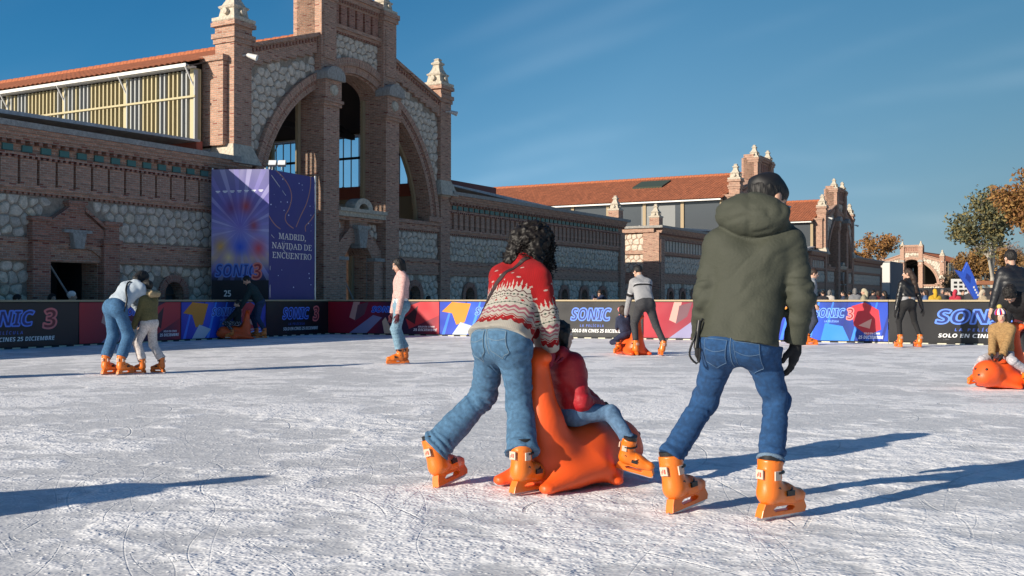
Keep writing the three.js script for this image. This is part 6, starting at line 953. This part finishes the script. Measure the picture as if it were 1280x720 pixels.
person({ label: 'boy in navy jacket leaning his arms on the barrier rail', pos: [2.62, -0.02, -31.35], turn: dirTurn(-0.43, 0.9), H: 1.3, kid: true, cell: 0.018, sd: 59, skates: false, pelvis: [0, 0.82, -0.05], lean: [0, 0.85, 0.35], headUp: [0.1, 0.8, 0.5], look: [0, -0.7, 0.8], handL: [0.02, 1.14, 0.42], handR: [-0.08, 1.14, 0.44], elbowPole: [0, 0.6, 0.2], footL: { p: [0.08, 0, 0] }, footR: { p: [-0.08, 0, 0] }, bottom: { mat: cloth.plain(0.03, 0.03, 0.04), hem: 0.07 }, top: { mat: cloth.plain(0.02, 0.035, 0.09), puff: 1.15 }, hair: { style: 'short', mat: HM.brown } });
person({ label: 'woman in black leather jacket with long brown hair, back turned', pos: [9.2, 0, -24.95], turn: dirTurn(-0.15, -0.98), H: 1.7, cell: 0.015, sd: 61, pelvis: [0, 1.025, -0.02], lean: [-0.05, 1, 0.05], headUp: [0.08, 1, 0.05], look: [0.85, 0, 0.6], footL: { p: [0.2, 0, 0.03] }, footR: { p: [-0.24, 0, -0.02], up: [-0.1, 1, 0] }, handL: [0.3, 0.86, -0.02], handR: [-0.38, 0.88, 0.0], gloves: gloveBlack,
  bottom: { name: 'trousers', mat: cloth.plain(0.018, 0.018, 0.02), w: 0.9, hem: 0.05 }, top: { name: 'jacket', mat: cloth.nylon(0.01, 0.01, 0.011, 0.35), puff: 1.05, hem: 0.28, fold: 0.009 }, hair: { style: 'long', mat: HM.brown, len: 0.45, fall: [-0.18, -1, -0.12] },
  after: ({ t, J, side, up, tfw, lerp }) => { const a = lerp(J.pel, J.neck, -0.02), b = lerp(J.pel, J.neck, 0.34); const f = blend([cap(a.clone().addScaledVector(side, 0.07), b.clone().addScaledVector(side, 0.06), 0.122, 0.09, { cutA: 1, cut: 1 }), cap(a.clone().addScaledVector(side, -0.07), b.clone().addScaledVector(side, -0.06), 0.122, 0.09, { cutA: 1, cut: 1 })], 0.05); mk('shirt_hem', flat(skin3(f, 0.014)), cloth.knit(0.33, 0.33, 0.34), t); } });
person({ label: 'man in black quilted jacket standing at the right edge', pos: [7.72, 0, -16.5], turn: dirTurn(-0.15, -0.98), H: 1.74, cell: 0.014, sd: 67, pelvis: [0, 1.05, 0], lean: [0, 1, 0.1], headUp: [0, 1, 0.15], look: [0, -0.2, 1], handL: [0.3, 0.98, 0.1], handR: [-0.3, 0.9, 0.1], footL: { p: [0.14, 0, 0] }, footR: { p: [-0.14, 0, 0] }, bottom: { name: 'trousers', mat: cloth.plain(0.03, 0.03, 0.034) }, top: { name: 'jacket', mat: cloth.nylon(0.012, 0.013, 0.017, 0.45), puff: 1.2, quilt: 0.085, hem: 0.02, fold: 0.004, collar: 0.05 }, hair: { style: 'short', mat: HM.dark } });
person({ label: 'child in tan padded jacket and striped bobble hat on a seal', pos: [6.2, 0, -13.55], turn: dirTurn(-0.62, 0.78), H: 1.12, kid: true, cell: 0.011, sd: 71, pelvis: [0, 0.45, 0.02], lean: [0, 1, 0.02], headUp: [-0.1, 1, 0.1], look: [0.35, -0.1, 1], footL: { p: [0.3, 0.05, 0.12], d: [0.4, -0.1, 0.8] }, footR: { p: [-0.3, 0.05, 0.12], d: [-0.4, -0.1, 0.8] }, handL: [0.06, 0.43, 0.26], handR: [-0.06, 0.43, 0.26], gloves: gloveBlack, skateScale: 0.7,
  bottom: { name: 'trousers', mat: cloth.plain(0.6, 0.58, 0.62), w: 1.1, hem: 0.075 }, top: { name: 'jacket', mat: cloth.plain(0.42, 0.25, 0.1), puff: 1.3, quilt: 0.11, hem: 0.0, cuff: 0.055, collar: 0.06 }, hair: { style: 'bob', mat: HM.brown },
  after: ({ t, J, H, hk, hx, hu, hz }) => { const f = blend([ball(H(0, 0.05, -0.01), [0.098 * hk, 0.092 * hk, 0.112 * hk], [hx, hu, hz])], 0.01, (d, x, y, z) => Math.max(d, 0.02 - ((x - J.head.x) * hu.x + (y - J.head.y) * hu.y + (z - J.head.z) * hu.z))); const g = boneUV(skin3(f, 0.009), [{ a: H(0, -0.05, 0), b: H(0, 0.14, 0), front: hz, r: 0.1, v0: 0 }]); const hm = mk('hat', g, new THREE.MeshStandardMaterial({ map: ctex(256, 64, (c, w, h) => { ['#1a2a80', '#e8e2d8', '#c01818', '#2440b0', '#e8b020', '#1a2a80', '#e8e2d8', '#c01818'].forEach((k, i) => { c.fillStyle = k; c.fillRect(i * 32, 0, 32, h); }); }, true), roughness: 0.95 }), t); hm.material.map.repeat.set(3, 1); mk('bobble', flat(new THREE.IcosahedronGeometry(0.032, 2).translate(...H(0, 0.16, -0.02).toArray())), mat(0.5, 0.4, 0.1, 0.95), hm); } });
person({ label: 'person with long dark curly hair stooping behind the child in tan jacket', pos: [6.72, 0, -14.05], turn: dirTurn(-0.75, 0.65), H: 1.6, cell: 0.014, sd: 73, pelvis: [0, 0.9, -0.15], lean: [0, 0.5, 0.85], headUp: [0, 0.2, 1], look: [0, -1, 0.25], handL: [0.13, 0.8, 0.32], handR: [-0.13, 0.8, 0.32], footL: { p: [0.12, 0, -0.12] }, footR: { p: [-0.12, 0, 0] }, bottom: { name: 'trousers', mat: cloth.plain(0.12, 0.01, 0.02), w: 0.92 }, top: { name: 'jacket', mat: cloth.plain(0.015, 0.015, 0.018), puff: 1.15, hem: 0 }, hair: { style: 'long', mat: HM.dark, len: 0.62, fall: [0.12, -1, 0.05], curl: 0.012 } });
person({ label: 'skater with dark hair half hidden behind the green jacket', pos: [7.28, 0, -26.2], turn: dirTurn(0.8, 0.1), H: 1.74, cell: 0.02, sd: 79, lean: [0, 1, 0.12], look: [0, -0.2, 1], headUp: [0, 1, 0.2], bottom: { name: 'trousers', mat: cloth.plain(0.04, 0.05, 0.09) }, top: { name: 'jacket', mat: cloth.plain(0.35, 0.38, 0.42) }, hair: { style: 'short', mat: HM.brown } });
// two skaters whose shadows reach into the picture from the left
person({ label: 'skater in dark clothes left of the frame, shadow on the near ice', pos: [-5.5, 0, -3.95], turn: dirTurn(0.8, -0.6), H: 1.74, cell: 0.025, sd: 83, lean: [0, 1, 0.28], handL: [0.4, 1.0, 0.2], handR: [-0.4, 1.0, 0.25], bottom: { name: 'jeans', mat: cloth.denim(0.04, 0.09, 0.2) }, top: { name: 'jacket', mat: cloth.plain(0.03, 0.03, 0.04), puff: 1.35, hem: -0.15 }, hair: { style: 'bob', mat: HM.dark } });
person({ label: 'skater in dark clothes left of the frame, shadow beside the bending woman', pos: [-9.7, 0, -13.75], turn: dirTurn(0.8, -0.6), H: 1.7, cell: 0.03, sd: 89, bottom: { name: 'jeans', mat: cloth.denim(0.04, 0.09, 0.2) }, top: { name: 'jacket', mat: cloth.plain(0.08, 0.03, 0.04), puff: 1.15 }, hair: { style: 'bob', mat: HM.dark } });

// ---------------------------------------------------------------- onlookers behind the barriers
structure('paved_terrace', bx(-1, 60, GY + 0.004, GY + 0.24, -74, -37.5), mat(0.5, 0.46, 0.405, 0.9));
{
  const protos = {};
  const onlooker = (kind, x, D, H, topC, label, hairM, y = GY + 0.24, turn = 0) => {
    let t; const col = cloth.plain(...topC);
    if (!protos[kind]) { t = protos[kind] = person({ label, pos: [x, y, -D], turn, H: 1.7, cell: 0.032, headCell: 0.014, handCell: 0.012, sd: kind * 7, skates: false, pelvis: [0, 0.93, 0], lean: [0, 1, 0.04], footL: { p: [0.1, 0, 0] }, footR: { p: [-0.1, 0, 0] }, bottom: { mat: cloth.plain(0.03, 0.03, 0.04), hem: 0.07 }, top: { mat: col, puff: 1.18, hem: -0.05 }, hair: { style: ['short', 'bob', 'long'][kind % 3], mat: HM.dark, len: 0.25 } }); t.userData.group = 'onlookers behind the rink barrier'; }
    else { t = protos[kind].clone(); t.name = numbered('person'); scene.add(t); t.position.set(x, y, -D); t.rotation.y = turn; t.userData = { label, category: 'person', group: 'onlookers behind the rink barrier' }; }
    t.scale.setScalar(H / 1.7); t.traverse(m => { if (m.name === 'jacket') m.material = col; if (m.name === 'hair' && hairM) m.material = hairM; }); return t;
  };
  const white = cloth.knit(0.75, 0.74, 0.72), hat = (r, g, b) => cloth.knit(r, g, b);
  const at = (px, D) => (px - 640) / 1340 * D;
  onlooker(0, at(88, 26.4), 26.4, 1.8, [0.02, 0.02, 0.025], 'onlooker with white cap in the dark doorway at left', white, GY, 2);
  onlooker(1, at(64, 26.6), 26.6, 1.74, [0.015, 0.015, 0.02], 'dark haired onlooker left of the white cap in the doorway', HM.black, GY, 1);
  onlooker(0, at(20, 25.6), 25.6, 1.72, [0.02, 0.02, 0.02], 'dark haired onlooker at the far left behind the black banner', HM.black, GY, 1.2);
  onlooker(0, at(535, 37.4), 37.4, 1.72, [0.02, 0.02, 0.02], 'dark haired onlooker below the arched window right of pink jacket', HM.black, GY, 0.4);
  const C = [[1029, 47, 1.7, [0.03, 0.03, 0.04], HM.dark, 'onlooker in black nearest the green sleeve'], [1037, 50, 1.74, [0.6, 0.55, 0.5], HM.grey, 'onlooker with pale hair and cream coat'], [1055, 52, 1.7, [0.03, 0.05, 0.1], HM.black, 'onlooker in navy left of the grey coat'], [1062, 48, 1.66, [0.02, 0.02, 0.02], HM.dark, 'onlooker in black beside the grey coat'], [1069, 46, 1.78, [0.25, 0.26, 0.28], HM.grey, 'onlooker in light grey coat'], [1081, 44, 1.74, [0.42, 0.38, 0.26], hat(0.45, 0.4, 0.28), 'onlooker in beige with beige hat'], [1091, 50, 1.74, [0.04, 0.04, 0.05], HM.dark, 'onlooker in black right of the beige hat'], [1098, 53, 1.72, [0.2, 0.03, 0.03], HM.brown, 'onlooker in dark red left of leather jacket'], [1106, 49, 1.7, [0.03, 0.03, 0.05], HM.black, 'onlooker in dark coat just left of leather jacket'], [1150, 52, 1.74, [0.05, 0.1, 0.35], HM.dark, 'onlooker in blue just right of leather jacket'], [1158, 47, 1.72, [0.12, 0.2, 0.4], HM.brown, 'onlooker in pale blue left of the yellow coat'], [1169, 45, 1.74, [0.65, 0.4, 0.03], hat(0.6, 0.36, 0.03), 'onlooker in yellow coat and yellow hat'], [1182, 50, 1.74, [0.04, 0.04, 0.05], HM.dark, 'onlooker in black right of the yellow coat'], [1189, 54, 1.72, [0.3, 0.3, 0.32], HM.black, 'onlooker in grey left of the red coat'], [1194, 46, 1.72, [0.5, 0.03, 0.06], hat(0.5, 0.04, 0.07), 'onlooker in bright red coat and hat'], [1203, 50, 1.74, [0.03, 0.03, 0.03], HM.black, 'onlooker in black left of the arrow sign'], [1213, 47, 1.82, [0.05, 0.05, 0.06], white, 'onlooker with white hat below the arrow sign'], [1228, 44, 1.7, [0.42, 0.34, 0.24], hat(0.5, 0.42, 0.32), 'onlooker in tan coat right of the arrow sign'], [1240, 48, 1.72, [0.06, 0.05, 0.05], HM.brown, 'onlooker in brown near the quilted jacket'], [1178, 58, 1.86, [0.1, 0.08, 0.08], HM.grey, 'taller onlooker behind the yellow and black coats'], [1220, 56, 1.84, [0.3, 0.1, 0.1], HM.dark, 'taller onlooker in maroon right of the white hat']];
  C.forEach(([px, D, H, c, hm, l], i) => onlooker(i % 3, at(px, D), D, H + 0.06, c, l, hm, GY + 0.24, (i * 2.3) % 6.28));
}
renderer.render(scene, camera);
